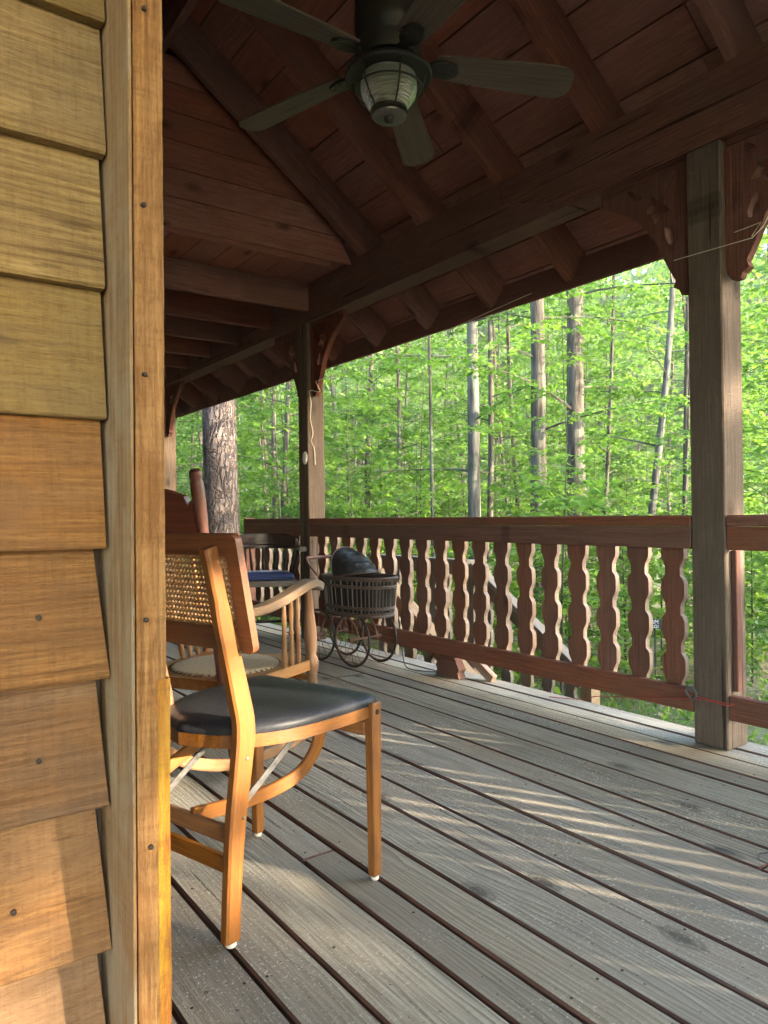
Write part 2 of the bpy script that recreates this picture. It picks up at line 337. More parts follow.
# cane: cream-brown strands
M['cane'] = plain('brown_cane_strand', (.30, .155, .06), (.42, .24, .10), .5, 0, 120, .2)
# ribbed glass of the fan light
m, n, b, out = newmat('ribbed_glass'); b.inputs['Base Color'].default_value = (.42, .44, .35, 1); b.inputs['Roughness'].default_value = .10
b.inputs['Transmission Weight'].default_value = .55; b.inputs['IOR'].default_value = 1.45; M['glass'] = m
# leaves: lit from either side, light passes through
def leafmat(name, a, b2, c, tr=.5):
    m, n, b, out = newmat(name); tc = n.nodes.new('ShaderNodeTexCoord'); oi = n.nodes.new('ShaderNodeObjectInfo')
    g = attr(n, 'rnd', 'Fac')
    f = mth(n, 'ADD', mth(n, 'MULTIPLY', g, .62), mth(n, 'MULTIPLY', oi.outputs['Random'], .38))
    cc = ramp(n, f, [(.1, a), (.5, b2), (.92, c)])
    n.links.new(cc, b.inputs['Base Color']); b.inputs['Roughness'].default_value = .5; b.inputs['Specular IOR Level'].default_value = .25
    t = n.nodes.new('ShaderNodeBsdfTranslucent')
    hs = n.nodes.new('ShaderNodeHueSaturation'); n.links.new(cc, hs.inputs['Color']); hs.inputs['Value'].default_value = 1.9; hs.inputs['Hue'].default_value = .492
    n.links.new(hs.outputs[0], t.inputs[0])
    mx = n.nodes.new('ShaderNodeMixShader'); mx.inputs[0].default_value = tr
    n.links.new(b.outputs[0], mx.inputs[1]); n.links.new(t.outputs[0], mx.inputs[2]); n.links.new(mx.outputs[0], out.inputs[0])
    return m
M['leaf'] = leafmat('beech_leaf', (0.0373, 0.0870, 0.0089), (0.0674, 0.1403, 0.0125), (0.1084, 0.1847, 0.0196))
M['leaf2'] = leafmat('maple_leaf', (0.0337, 0.0817, 0.0115), (0.0640, 0.1376, 0.0160), (0.1048, 0.1865, 0.0248))
M['leaf_hazed'] = leafmat('hazed_far_leaf', (0.0622, 0.1288, 0.0266), (0.0932, 0.1687, 0.0337), (0.1332, 0.2087, 0.0488))  # haze of distance put into a paler leaf colour
def bark(name, a, b2, c, vs=9, bump=.6):
    m, n, b, out = newmat(name); g = attr(n, 'gc')
    f = noise(n, g, 1, 5, .65, .4, (vs * .35, vs * 3, vs * 3))
    f2 = noise(n, g, 1, 3, .6, 0, (1.3, 5, 5))
    cc = ramp(n, f, [(.3, a), (.5, b2), (.7, c)])
    cc = mixc(n, ramp(n, f2, [(.5, (0, 0, 0)), (.68, (.5, .5, .5))]), cc, (.10, .115, .085))
    n.links.new(cc, b.inputs['Base Color']); b.inputs['Roughness'].default_value = .9; b.inputs['Specular IOR Level'].default_value = .15
    bp = n.nodes.new('ShaderNodeBump'); bp.inputs['Strength'].default_value = bump; bp.inputs['Distance'].default_value = .02
    n.links.new(f, bp.inputs['Height']); n.links.new(bp.outputs[0], b.inputs['Normal']); return m
M['bark'] = bark('grey_brown_bark', (0.0112, 0.0088, 0.0064), (0.0480, 0.0400, 0.0304), (0.0960, 0.0824, 0.0664), 8, 1.0)
M['barkpale'] = bark('pale_smooth_bark', (0.0176, 0.0160, 0.0136), (0.0560, 0.0544, 0.0480), (0.0920, 0.0880, 0.0800), 5, .6)
M['barkdark'] = bark('dark_bark', (.02, .017, .013), (.042, .036, .028), (.075, .064, .05))
# plated pine bark
m, n, b, out = newmat('plated_pine_bark'); g = attr(n, 'gc')
mp = n.nodes.new('ShaderNodeMapping'); mp.inputs['Scale'].default_value = (3.6, 15, 15); n.links.new(g, mp.inputs[0])
wv = noise(n, g, 9, 3); ad = n.nodes.new('ShaderNodeVectorMath'); ad.operation = 'ADD'; n.links.new(mp.outputs[0], ad.inputs[0])
n.links.new(mth(n, 'MULTIPLY', wv, 2.6), ad.inputs[1])
vo = n.nodes.new('ShaderNodeTexVoronoi'); vo.feature = 'DISTANCE_TO_EDGE'; vo.inputs['Scale'].default_value = 1; n.links.new(ad.outputs[0], vo.inputs['Vector'])
f = noise(n, g, 1, 4, .6, 0, (8, 40, 40))
pl = ramp(n, f, [(.3, (.075, .06, .053)), (.55, (.135, .108, .095)), (.75, (.19, .158, .14))])
cc = mixc(n, ramp(n, vo.outputs['Distance'], [(.0, (.8, .8, .8)), (.22, (0, 0, 0))]), pl, (.05, .04, .036))
n.links.new(cc, b.inputs['Base Color']); b.inputs['Roughness'].default_value = .9; b.inputs['Specular IOR Level'].default_value = .1
bp = n.nodes.new('ShaderNodeBump'); bp.inputs['Strength'].default_value = .9; bp.inputs['Distance'].default_value = .03
n.links.new(ramp(n, vo.outputs['Distance'], [(.0, (0, 0, 0)), (.2, (1, 1, 1))]), bp.inputs['Height']); n.links.new(bp.outputs[0], b.inputs['Normal']); M['pine'] = m
# forest floor
m, n, b, out = newmat('forest_floor'); tc = n.nodes.new('ShaderNodeTexCoord'); P = tc.outputs['Object']
f1 = noise(n, P, .35, 4, .6); f2 = noise(n, P, 9, 5, .7); f3 = noise(n, P, 40, 3, .7)
lit = ramp(n, f2, [(.3, (.05, .036, .02)), (.5, (.11, .085, .048)), (.72, (.18, .15, .10))])
grs = ramp(n, f3, [(.3, (.035, .055, .012)), (.6, (.065, .10, .022)), (.8, (.11, .125, .04))])
n.links.new(mixc(n, ramp(n, f1, [(.42, (.15, .15, .15)), (.58, (1, 1, 1))]), lit, grs), b.inputs['Base Color']); b.inputs['Roughness'].default_value = .95
bp = n.nodes.new('ShaderNodeBump'); bp.inputs['Strength'].default_value = .7; bp.inputs['Distance'].default_value = .05
n.links.new(f2, bp.inputs['Height']); n.links.new(bp.outputs[0], b.inputs['Normal']); M['floor'] = m

# ------------------------------------------------------------------ ground
GZ = -.95
def gz(x, y):
    d = max(0, math.hypot(x - 1, y - 4) - 9)
    return GZ - .0 + .10 * math.sin(x * .45 + 1) * math.sin(y * .37) * min(1, d * .2 + .2) - .02 * min(d, 60) + .0006 * min(d, 60) ** 2
xs = sorted(set([-150, -100, -70, -50, -40, -30, -20, -15, -10, -6, -3, 0] + [i * 1.0 for i in range(1, 40)] + [42, 46, 50, 56, 64, 75, 90, 110, 150, 200]))
ys = sorted(set([-150, -100, -70, -50, -40, -30, -20, -15, -10, -6] + [i * 1.0 for i in range(-3, 44)] + [46, 50, 56, 64, 75, 90, 110, 150, 200]))
mb = MB(); nx, ny = len(xs), len(ys)
mb.add([(x, y, gz(x, y)) for x in xs for y in ys], [[i * ny + j, (i + 1) * ny + j, (i + 1) * ny + j + 1, i * ny + j + 1] for i in range(nx - 1) for j in range(ny - 1)])
tag(mb.build('ground', M['floor'], None, True), 'forest floor of short grass and leaf litter beyond the porch', 'ground', kind='structure')

# ------------------------------------------------------------------ porch floor
gaps = [-2.4, -2.26, -2.11, -1.97, -1.82, -1.68, -1.54, -1.39, -1.25, -1.10, -.96, -.81, -.67, -.53, -.38, -.25, -.11, .02, .165, .315,
        .46, .621, .751, .934, 1.038, 1.172, 1.329, 1.455, 1.615, 1.828, 1.954, 2.139, 2.328, 2.437, 2.572, 2.69, 2.81]
mb = MB()
for a, b2 in zip(gaps, gaps[1:]):
    w = b2 - a - rng.uniform(.006, .009); y0 = -7.2
    cuts = [y0, rng.uniform(-4.5, -1)] + sorted(rng.uniform(2.8, 9.5) for _ in range(1)) + [10.5]
    if abs(a - 1.828) < .01: cuts = [y0, .962, 5.3, 10.5]
    if abs(a - .934) < .01: cuts = [y0, 1.70, 6.1, 10.5]
    for c0, c1 in zip(cuts, cuts[1:]):
        if c1 - c0 < .3: continue
        dz = rng.uniform(-.0015, .0015)
        mb.box(((a + b2) / 2, (c0 + c1) / 2, -.019 + dz), (w, c1 - c0 - .003, .038), None, 1, .0047, 0, 1)
floor = mb.build('porch_floor', [M['deck'], M['deck_edge']])
mb = MB()
for a, b2 in zip(gaps[19:], gaps[20:]):
    for k in range(17):
        for u in (.2, .8):
            if rng.random() < .6:
                mb.lathe([(0, .0012), (.0028, .001), (.0035, 0)], 7, Matrix.Translation((a + (b2 - a) * u + rng.uniform(-.01, .01), -.3 + k * .405 + rng.uniform(-.012, .012), .0012)))
tag(mb.build('porch_floor_nails', M['nail']), 'dark nail heads in the porch floor boards', 'nails', kind='structure')
tag(floor, 'weathered grey plank porch floor with dark gaps between boards', 'floor', kind='structure')
mb = MB(); mb.box((.2, 1.65, -.20), (5.0, 17.5, .3), None, 1, .004); mb.box((2.775, 1.65, -.17), (.038, 17.6, .25), None, 1)
for y in (-4.7, -1.6, 1.5, 4.7, 7.8):
    mb.box((2.6, y, -.62), (.14, .14, .9), None, 2)
tag(mb.build('porch_floor_framing', M['deck_edge']), 'dark joist framing under the porch floor', 'framing', kind='structure')

# ------------------------------------------------------------------ cabin: lapped siding and corner boards
cabin = empty('cabin', (-1.2018, 1, 0), label='cabin wall of lapped golden cedar siding with a rough corner board', cat='house')
inv = Vector((1.2, -1, 0)); cabin.rotation_euler = (0, .0053, 0)
def L(p): return Vector(p) + inv
mb = MB()
zb = [.0, .135, .278, .421, .583, .727, .874, 1.020, 1.168, 1.321, 1.472, 1.625, 1.775, 1.925, 2.075, 2.225, 2.375, 2.5]
for i, z0 in enumerate(zb):
    z1 = z0 + .195; tilt = .034 if z0 < .8 else .024
    th = .014; dz = z1 - z0
    end = .2262 + rng.uniform(-.003, .0006)
    skew = rng.uniform(-.004, .004) if z0 > .9 else rng.uniform(.002, .009)
    # board as a sheared box: bottom proud, top tucked in, right end cut a little out of square
    for (xa, xb) in ((-3.0, -.9), (-.897, end)):
        vs = []
        for x in (xa, xb):
            for (z, yo) in ((z0, .860), (z0 + .003, .857), (z1, .857 + tilt), (z1, .857 + tilt + th), (z0, .860 + th)):
                xx = x if x != xb or xb < 0 else x - (z - z0) / dz * (.002 if z0 > .8 else .008 + skew)
                vs.append((xx, yo + (.000 if x < 0 else 0), z))
        gc = [(v[0], v[2], v[1]) for v in vs]
        fs = [[0, 1, 2, 3, 4], [9, 8, 7, 6, 5]] + [[k, 5 + k, 5 + (k + 1) % 5, (k + 1) % 5] for k in range(5)]
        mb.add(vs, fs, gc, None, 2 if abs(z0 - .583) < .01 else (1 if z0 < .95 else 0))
o = mb.build('siding', [M['cedar'], M['cedar_sun_bounce'], M['cedar_weathered']], cabin); o.location = inv
mb = MB()
for z0 in zb[:-1]:
    for x in (.155, -.55):
        if rng.random() < .9:
            Mx = Matrix.Translation((x + rng.uniform(-.045, .02), .8615 + .024 * .35, z0 + .06 + rng.uniform(-.01, .02))) @ Matrix.Rotation(R(90), 4, 'X')
            mb.lathe([(.0, .004), (.003, .0035), (.0035, 0), (.0035, -.004)], 10, Mx)
o = mb.build('nail_heads', M['nail'], cabin); o.location = inv; o['kind'] = 'stuff'
mb = MB(); mb.box((-1.382, 6.505, 1.3), (3.236, 11.2, 2.6), None, 2, .004)
o = mb.build('sheathing', M['under'], cabin); o.location = inv
def rough_strip(mb, x0, x1, y0, y1, amp, step=.035, z0=0, z1=2.6, n=9):
    """vertical rough-sawn board whose faces wander"""
    zs = np.arange(z0, z1 + step, step); vs = []; 
    per = [(0, 0), (.5, 0), (1, 0), (1, .5), (1, 1), (.5, 1), (0, 1), (0, .5)]
    for z in zs:
        e = math.sin(z * 5 + x0 * 90) * .4 + math.sin(z * 17 + x0 * 31) * .3
        for (u, w) in per:
            x = x0 + (x1 - x0) * u; y = y0 + (y1 - y0) * w
            if u == 1: x += amp * (e + rng.uniform(-.35, .35))
            if w == 0: y += amp * .5 * (math.sin(z * 11 + u * 2) * .4 + rng.uniform(-.4, .4))
            if u in (0, 1) and w in (0, 1): x += (.5 - u) * .004; y += (.5 - w) * .004
            vs.append((x, y, z))
    k = 8; fs = [[i * k + j, i * k + (j + 1) % k, (i + 1) * k + (j + 1) % k, (i + 1) * k + j] for i in range(len(zs) - 1) for j in range(k)]
    fs += [list(range(k))[::-1], list(range((len(zs) - 1) * k, len(zs) * k))]
    mb.add(vs, fs, [(v[2], v[0], v[1]) for v in vs])
mb = MB(); mb.box((.2294, .845, 1.3), (.0036, .132, 2.6), None, 2, .001)
o = mb.build('corner_board', M['cedar_grey'], cabin); o.location = inv
mb = MB(); rough_strip(mb, .2315, .2668, .780, .95, .0009)
o = mb.build('corner_board', M['cedar_orange'], cabin, True); o.location = inv; o['label'] = 'orange rough sawn corner board with nail heads'
mb = MB(); rough_strip(mb, .2530, .2700, .7785, .90, .0011, z0=0, z1=.735)
o = mb.build('corner_board', M['cedar_sunlit'], cabin, True); o.location = inv; o['label'] = 'rough edged strip low on the cabin corner, coloured yellow as if sunlit'
mb = MB()
for z in (.33, .56, .80, 1.06, 1.24, 1.45):
    mb.lathe([(.0, .002), (.0022, .0015), (.0028, 0), (.0028, -.004)], 10, Matrix.Translation((.2447 + rng.uniform(-.002, .002), .7785, z)) @ Matrix.Rotation(R(90), 4, 'X'))
o = mb.build('nail_heads', M['nail'], cabin); o.location = inv; o['kind'] = 'stuff'
# ------------------------------------------------------------------ porch roof
BX0, BX1 = 2.63, 2.77; BZ0, BZ1 = 2.295, 2.565
SL = .74; RX = 1.375; RZ = BZ1 + SL * (BX0 - RX); ang = math.atan(SL)
roof = empty('porch_roof', (BX1, 4, BZ1), label='steep red brown porch roof with open rafters and a heavy eave beam', cat='roof')
ri = -Vector(roof.location)
def rp(mb, name, mat, smooth=False):
    o = mb.build(name, mat, roof, smooth); o.location = ri; return o
def zr(x): return BZ1 + SL * (BX0 - x)        # underside of rafters
Y0, Y1 = -7.4, 10.4
# beam: two timbers joined by a slanting scarf
def beampiece(outline, mat):
    mb = MB(); Mx = Matrix(((0, 0, 1, (BX0 + BX1) / 2), (1, 0, 0, 0), (0, 1, 0, 0), (0, 0, 0, 1)))
    mb.prism([outline], BX1 - BX0, Mx); return rp(mb, 'beam', mat)
beampiece([(-7.4, BZ0), (2.20, BZ0), (2.215, BZ0 + .012), (2.63, 2.45), (2.65, BZ1), (-7.4, BZ1)], M['beam'])
beampiece([(2.221, BZ0), (10.4, BZ0), (10.4, BZ1), (2.656, BZ1), (2.636, 2.452), (2.222, BZ0 + .012)], M['beam'])
RD = .205; RW = .046
def rafter(y, x_e, side=1):
    mb = MB(); nrm = Vector((math.sin(ang), 0, math.cos(ang)))
    a = Vector((x_e, y, zr(x_e))) + nrm * RD / 2; b2 = Vector((RX + .001, y, zr(RX))) + nrm * RD / 2
    if side < 0: a.x = 2 * RX - a.x; b2.x = 2 * RX - b2.x; nrm.x *= -1
    mb.bar(a, b2, RW, RD, nrm, .002)
    rp(mb, 'rafter', M['red'])
ry = [3.905 - .615 * k for k in range(19)] + [3.905 + .615 * k for k in range(1, 11)]
for y in ry:
    rafter(y, 3.17)
    if y < 4.2: rafter(y, 2 * RX + .6, -1) if False else rafter(y, 2.95, -1)
# roof boards on top of the rafters, running along y
mb = MB(); nrm = Vector((math.sin(ang), 0, math.cos(ang))); t = Vector((math.cos(ang), 0, -math.sin(ang)))
top0 = Vector((RX, 0, zr(RX))) + nrm * (RD + .011)
s = -.15; slen = (3.20 - RX) / math.cos(ang)
while s < slen - .02:
    w = rng.uniform(.19, .25); w = min(w, slen - s)
    cuts = [Y0] + sorted(rng.uniform(-1, 9) for _ in range(3)) + [Y1]
    for c0, c1 in zip(cuts, cuts[1:]):
        if c1 - c0 < .2: continue
        c = top0 + t * (s + w / 2); c.y = (c0 + c1) / 2
        rot = Matrix((t, (0, 1, 0), nrm)).transposed()
        mb.box(c, (w - .007, c1 - c0 - .003, .022), rot, 1, .002)
    s += w
nl = Vector((-nrm.x, 0, nrm.z)); tl = Vector((-t.x, 0, t.z)); top1 = Vector((RX, 0, zr(RX))) + nl * (RD + .011); s = -.15
while s < slen - .02:
    w = min(rng.uniform(.19, .25), slen - s); c = top1 + tl * (s + w / 2); c.y = (Y0 + Y1) / 2
    mb.box(c, (w - .007, Y1 - Y0, .022), Matrix((tl, (0, -1, 0), nl)).transposed(), 1, .002); s += w
rp(mb, 'roof_boards', M['redlight'])
mb = MB(); c = top0 + t * (slen / 2 - .1) + nrm * .03; c.y = (Y0 + Y1) / 2
mb.box(c, (slen + .3, Y1 - Y0 + .1, .03), Matrix((t, (0, 1, 0), nrm)).transposed(), 1)
c = top1 + tl * (slen / 2 - .1) + nl * .03; c.y = (Y0 + Y1) / 2
mb.box(c, (slen + .3, Y1 - Y0 + .1, .03), Matrix((tl, (0, -1, 0), nl)).transposed(), 1)
rp(mb, 'shingles', M['under'])
mb = MB(); fe = Vector((3.20, 0, zr(3.20))) + nrm * (RD * .55); fe.y = (Y0 + Y1) / 2
mb.box(fe, (.022, Y1 - Y0, .15), None, 1)
rp(mb, 'fascia', M['red'])
mb = MB(); mb.box((RX, (Y0 + Y1) / 2, zr(RX) + .09), (.045, Y1 - Y0, .22), None, 1); rp(mb, 'ridge_board', M['red'])
# unseen porch ceiling on the near side, added to hold sky light off the siding
mb = MB(); y = -2.6
while y < .84:
    mb.box((-1.75, y + .07, 2.60), (4.1, .133, .02), None, 0, .002); y += .14
rp(mb, 'sky_block_ceiling_boards', M['redlight'])
mb = MB(); mb.box((-1.75, -.86, 2.64), (4.1, 3.5, .03), None, 0); rp(mb, 'sky_block_roof_sheet', M['under'])
mb = MB(); mb.box((-1.75, -2.62, 2.47), (4.1, .14, .24), None, 0); rp(mb, 'beam', M['beam'])
# gable wall of level boards at y = 4
GY = 4.0; mb = MB(); z = 2.53
while z < zr(RX) + .15:
    h = rng.uniform(.15, .18)
    def xr(zz): return min(2.62, BX0 - (zz - BZ1 - .06) / SL)
    xa, xb = xr(z), xr(z + h); la, lb = 2 * RX - xa, 2 * RX - xb
    if xb < RX + .03: break
    vs = [(la, GY, z), (xa, GY, z), (xb, GY, z + h - .005), (lb, GY, z + h - .005)]
    vs = vs + [(p[0], GY + .022, p[2]) for p in vs]
    mb.add(vs, [[0, 1, 2, 3], [7, 6, 5, 4], [0, 4, 5, 1], [1, 5, 6, 2], [2, 6, 7, 3], [3, 7, 4, 0]], [(p[0], p[2], p[1]) for p in vs]); z += h
mb.box((1.38, GY + .036, 3.0), (2.2, .01, 1.0), None, 0)
rp(mb, 'gable_boards', M['redlight'])
mb = MB(); xg = .16
# joists and boarded ceiling beyond the gable
for k in range(11):
    mb = MB(); mb.box(((xg + BX0) / 2, 4.60 + .60 * k, 2.462), (BX0 - xg - .004, .045, .19), None, 0); rp(mb, 'ceiling_joist', M['red'])
mb = MB(); x = xg
while x < BX0 - .02:
    w = min(.19, BX0 - x); mb.box((x + w / 2, 7.23, 2.572), (w - .006, 6.36, .022), None, 1, .002); x += w
rp(mb, 'ceiling_boards', M['redlight'])
# ------------------------------------------------------------------ posts with carved corner brackets
def bracket_loops(w, h):
    """outline in (u along the beam, v downwards from the beam), with carved leaf openings"""
    out = [(0, 0), (w, 0), (w, -.05), (w - .03, -.075)]
    ctrl = [(w - .03, -.075), (w * .62, -h * .30), (w * .40, -h * .52), (w * .27, -h * .74), (.075, -h + .06)]
    out += [tuple(p) for p in smooth_pts(ctrl, 5)[1:]]
    out += [(.085, -h + .035), (.06, -h + .02), (.05, -h), (.02, -h), (0, -h + .03)]
    def leaf(cx, cy, L, W, a, lobes=0):
        pts = []
        for k in range(18):
            tt = 2 * math.pi * k / 18; r = 1 + (.35 * math.cos(lobes * tt) if lobes else 0)
            x, y = L * math.cos(tt) * r, W * math.sin(tt) * r * (1 - .25 * math.cos(tt))
            pts.append((cx + x * math.cos(a) - y * math.sin(a), cy + x * math.sin(a) + y * math.cos(a)))
        return pts
    holes = [leaf(w * .36, -h * .28, .052, .040, 1.1, 5), leaf(w * .60, -h * .115, .045, .016, .6), leaf(w * .24, -h * .52, .045, .016, 1.25),
             leaf(w * .22, -h * .12, .030, .014, 2.3)]
    return [out] + holes
def make_post(y, label, gt=True, sides=(-1, 1), zc=None):
    p = empty('porch_post', ((BX0 + BX1) / 2, y, 0), label=label, cat='post', group='square porch posts')
    mb = MB(); mb.box((0, 0, BZ0 / 2), (.138, .138, BZ0 - .003), None, 2, .005); mb.build('shaft', M['post'], p)
    for sd in sides:
        mb = MB(); w, h = .43, .53
        Mx = Matrix(((0, 0, 1, -.012), (sd, 0, 0, sd * .0695), (0, 1, 0, BZ0 - .002), (0, 0, 0, 1)))
        mb.prism(bracket_loops(w, h), .036, Mx, 0, None, (1, 0, 2))
        # moulding strip along the top and the post side
        mb.bar((-.034, sd * .075, BZ0 - .016), (-.034, sd * (.07 + w - .02), BZ0 - .016), .007, .024)
        mb.bar((-.034, sd * .082, BZ0 - .04), (-.034, sd * .082, BZ0 - h + .04), .007, .024, (0, 1, 0))
        mb.build('corner_bracket', M['bracket'], p)
    return p
make_post(1.565, 'grey square porch post with red cord tied round its foot')
make_post(4.69, 'porch post behind the baby carriage with twine hanging from its bracket')
make_post(7.78, 'farthest porch post, just past the cabin corner board')
make_post(-1.55, 'porch post at the near end of the railing, out of view', sides=(-1, 1))
# ------------------------------------------------------------------ railings with scalloped flat balusters
def baluster_outline(h=.62, wm=.0515, wn=.0335):
    left = []
    n = 4; z = 0; seg = h / n
    r = []
    for i in range(n):                         # straight neck, concave step, rounded belly
        a = i * seg
        r += [(a, wn), (a + seg * .20, wn), (a + seg * .29, wn + .004), (a + seg * .36, wn + .010), (a + seg * .44, wm - .002), (a + seg * .52, wm), (a + seg * .78, wm), (a + seg * .86, wm - .002), (a + seg * .93, wn + .010), (a + seg * .97, wn + .004)]
    r += [(h, wn)]
    pts = [(w, z) for z, w in r] + [(-w, z) for z, w in reversed(r)]
    return pts
bal_mesh = None
def rail_section(ya, yb, first, label, endpost=False):
    global bal_mesh
    o = empty('porch_railing', (2.70, (ya + yb) / 2, 0), label=label, cat='railing', group='porch railing sections')
    ym = (ya + yb) / 2; ln = yb - ya - .004
    mb = MB(); mb.box((-.015, 0, .862), (.11, ln, .042), None, 1, .005); mb.build('top_rail', M['rail'], o)
    mb = MB(); mb.box((-.049, 0, .796), (.036, ln, .087), None, 1, .003); mb.build('upper_board', M['rail'], o)
    mb = MB(); mb.box((-.049, 0, .162), (.036, ln, .09), None, 1, .003); mb.build('bottom_rail', M['rail'], o)
    y = first
    while y < yb - .06:
        if y > ya + .05:
            if bal_mesh is None:
                mb = MB(); Mx = Matrix(((0, 0, -1, 0), (1, 0, 0, 0), (0, 1, 0, 0), (0, 0, 0, 1)))
                mb.prism([baluster_outline()], .026, Mx, 0, 1, (1, 0, 2)); b = mb.build('baluster', [M['rail'], M['railedge']], o); bal_mesh = b
            else:
                b = bal_mesh.copy(); col.objects.link(b); b.parent = o
            b.location = (-.011, y - ym, .175); b.rotation_euler = (0, 0, R(rng.uniform(-1.5, 1.5)))
        y += .1632
    if endpost:
        mb = MB(); mb.box((-.02, (yb - ya) / 2 + .021, .445), (.085, .04, .888), None, 2); mb.build('end_post', M['rail'], o)
    else: pass
    return o
make_post(-4.68, 'porch post far along the railing behind the photographer')
rail_section(-4.61, -1.62, -4.5, 'scalloped railing far along the porch, behind the photographer')
rail_section(1.635, 4.62, 1.747, 'long scalloped railing between the grey post and the baby carriage post')
rail_section(4.76, 5.70, 4.90, 'short scalloped railing behind the dark chair, ending in a slim post', True)
o = rail_section(-1.48, 1.495, 1.29 - .1632 * 16, 'scalloped railing to the right of the grey post')
mb = MB(); mb.box((-.02, 1.4875 - .012, .485), (.03, .020, .53), None, 2); mb.build('end_strip', M['bracket'], o)
# ------------------------------------------------------------------ steps down to the yard
st = empty('porch_steps', (3.45, 4.2, GZ), label='grey wooden steps with sloping handrails beyond the scalloped railing', cat='steps')
si = -Vector(st.location)
def sp(mb, name, mat): o = mb.build(name, mat, st); o.location = si; return o
mb = MB()
for k in range(8): mb.box((3.46, 4.34 + k * .145, -.37), (1.2, .138, .038), None, 0)
sp(mb, 'landing', M['greywood'])
for k in range(3):
    mb = MB(); mb.box((3.47, 4.13 - k * .29, -.52 - k * .155), (.86, .27, .038), None, 0); sp(mb, 'tread', M['greywood'])
slope = math.tan(R(32))
for x in (3.0, 3.9):
    mb = MB(); mb.bar((x, 4.3, -.45), (x, 3.25, -.45 - 1.05 * slope + .06), .04, .24); sp(mb, 'stringer', M['tanwood'] if x < 3.2 else M['greywood'])
    mb = MB(); mb.bar((x, 4.27, .505), (x, 3.20, .505 - 1.07 * slope), .09, .038); mb.bar((x, 4.27, .42), (x, 3.22, .42 - 1.05 * slope), .038, .09)
    sp(mb, 'sloping_handrail', M['tanwood'] if x < 3.2 else M['greywood'])
    mb = MB(); mb.box((x, 3.16, -.55), (.089, .089, .84), None, 2); sp(mb, 'newel_post', M['tanwood'] if x > 3.2 else M['greywood'])
    for k in range(5):
        y = 4.12 - k * .2; zt = .40 - (4.27 - y) * slope; mb = MB()
        mb.prism([baluster_outline(.62, .05, .036)], .03, Matrix(((0, 0, -1, x), (1, 0, 0, y), (0, 1, 0, zt - .6), (0, 0, 0, 1))), 0, None, (1, 0, 2)); sp(mb, 'stair_baluster', M['greywood'])
for y in (4.3, 5.5): 
    mb = MB(); mb.box((3.92, y, -.22), (.089, .089, 1.46), None, 2); sp(mb, 'landing_post', M['greywood'])
mb = MB(); mb.box((3.9, 4.92, .52), (.10, 1.25, .038), None, 1); mb.box((3.9, 4.92, .457), (.038, 1.15, .088), None, 1)
sp(mb, 'landing_handrail', M['greywood'])
mb = MB(); mb.box((3.9, 4.92, -.22), (.038, 1.15, .09), None, 1); sp(mb, 'landing_bottom_rail', M['greywood'])
for k in range(6):
    mb = MB(); mb.prism([baluster_outline(.62, .05, .036)], .03, Matrix(((0, 0, -1, 3.935), (1, 0, 0, 4.47 + k * .17), (0, 1, 0, -.19), (0, 0, 0, 1))), 0, None, (1, 0, 2)); sp(mb, 'stair_baluster', M['greywood'])
# carved block under the bottom rail and the loose brace beside it
mb = MB(); pts = [(-.10, 0), (.10, 0), (.085, .03), (.10, .05), (.075, .085), (.06, .112), (-.06, .112), (-.08, .08), (-.10, .05), (-.085, .03)]
mb.prism([pts], .05, Matrix(((0, 0, -1, 2.665), (1, 0, 0, 3.12), (0, 1, 0, .001), (0, 0, 0, 1))), 0, None, (0, 1, 2))
tag(mb.build('support_block', M['rail']), 'small scalloped wood block holding up the bottom rail', 'block')
mb = MB(); mb.bar((2.745, 3.06, .125), (2.745, 2.86, .012), .035, .05)
tag(mb.build('brace', M['railedge']), 'diagonal brace coloured pale as if sunlit, beside the scalloped support block', 'brace')
# ------------------------------------------------------------------ folding chair with caned back and black seat
ch = empty('folding_chair', (.778, 1.646, 0), R(17), label='honey wood folding chair with black vinyl seat and caned back', cat='chair')
def seat_loop(f, k, yw, n=10):
    """seat outline: straight front edge, rounded back; f front x, k back x, yw half width"""
    pts = [(f, -yw + .02), (f, yw - .02), (f - .012, yw - .004), (f - .03, yw)]
    ctrl = [(f - .03, yw), (f - .22, yw - .012), (k + .115, yw - .045), (k + .035, yw - .115), (k, 0)]
    h = [tuple(p) for p in smooth_pts(ctrl, 6)][1:]
    pts += h + [(x, -y) for x, y in reversed(h[:-1])] + [(f - .03, -yw), (f - .012, -yw + .004)]
    return pts
mb = MB(); lo = seat_loop(.226, -.222, .212); n_ = len(lo)
mb.prism([lo], .028, Matrix.Translation((0, 0, .415)), 0, None, (0, 1, 2)); mb.build('seat_rim', M['chair'], ch)
mb = MB(); vs = []; c0 = Vector((0.01, 0))
lv = [(1.0, .4295), (1.004, .4385), (.99, .4465), (.955, .4530), (.88, .4575), (.7, .4600), (.45, .4610), (.2, .4610)]
for (k, z) in lv:
    for p in lo:
        q = c0 + (Vector(p) - c0) * k
        vs.append((q.x, q.y, z - .006 * max(0, 1 - ((q.x - .03) ** 2 + q.y ** 2) / .02)))
fs = [[i * n_ + j, i * n_ + (j + 1) % n_, (i + 1) * n_ + (j + 1) % n_, (i + 1) * n_ + j] for i in range(len(lv) - 1) for j in range(n_)]
a_ = sum((lo[i][0] * lo[(i + 1) % n_][1] - lo[(i + 1) % n_][0] * lo[i][1]) for i in range(n_))
fs.append([(len(lv) - 1) * n_ + j for j in range(n_)])
if a_ < 0: fs = [f[::-1] for f in fs]
mb.add(vs, fs); mb.build('seat_pad', M['vinyl'], ch, True)
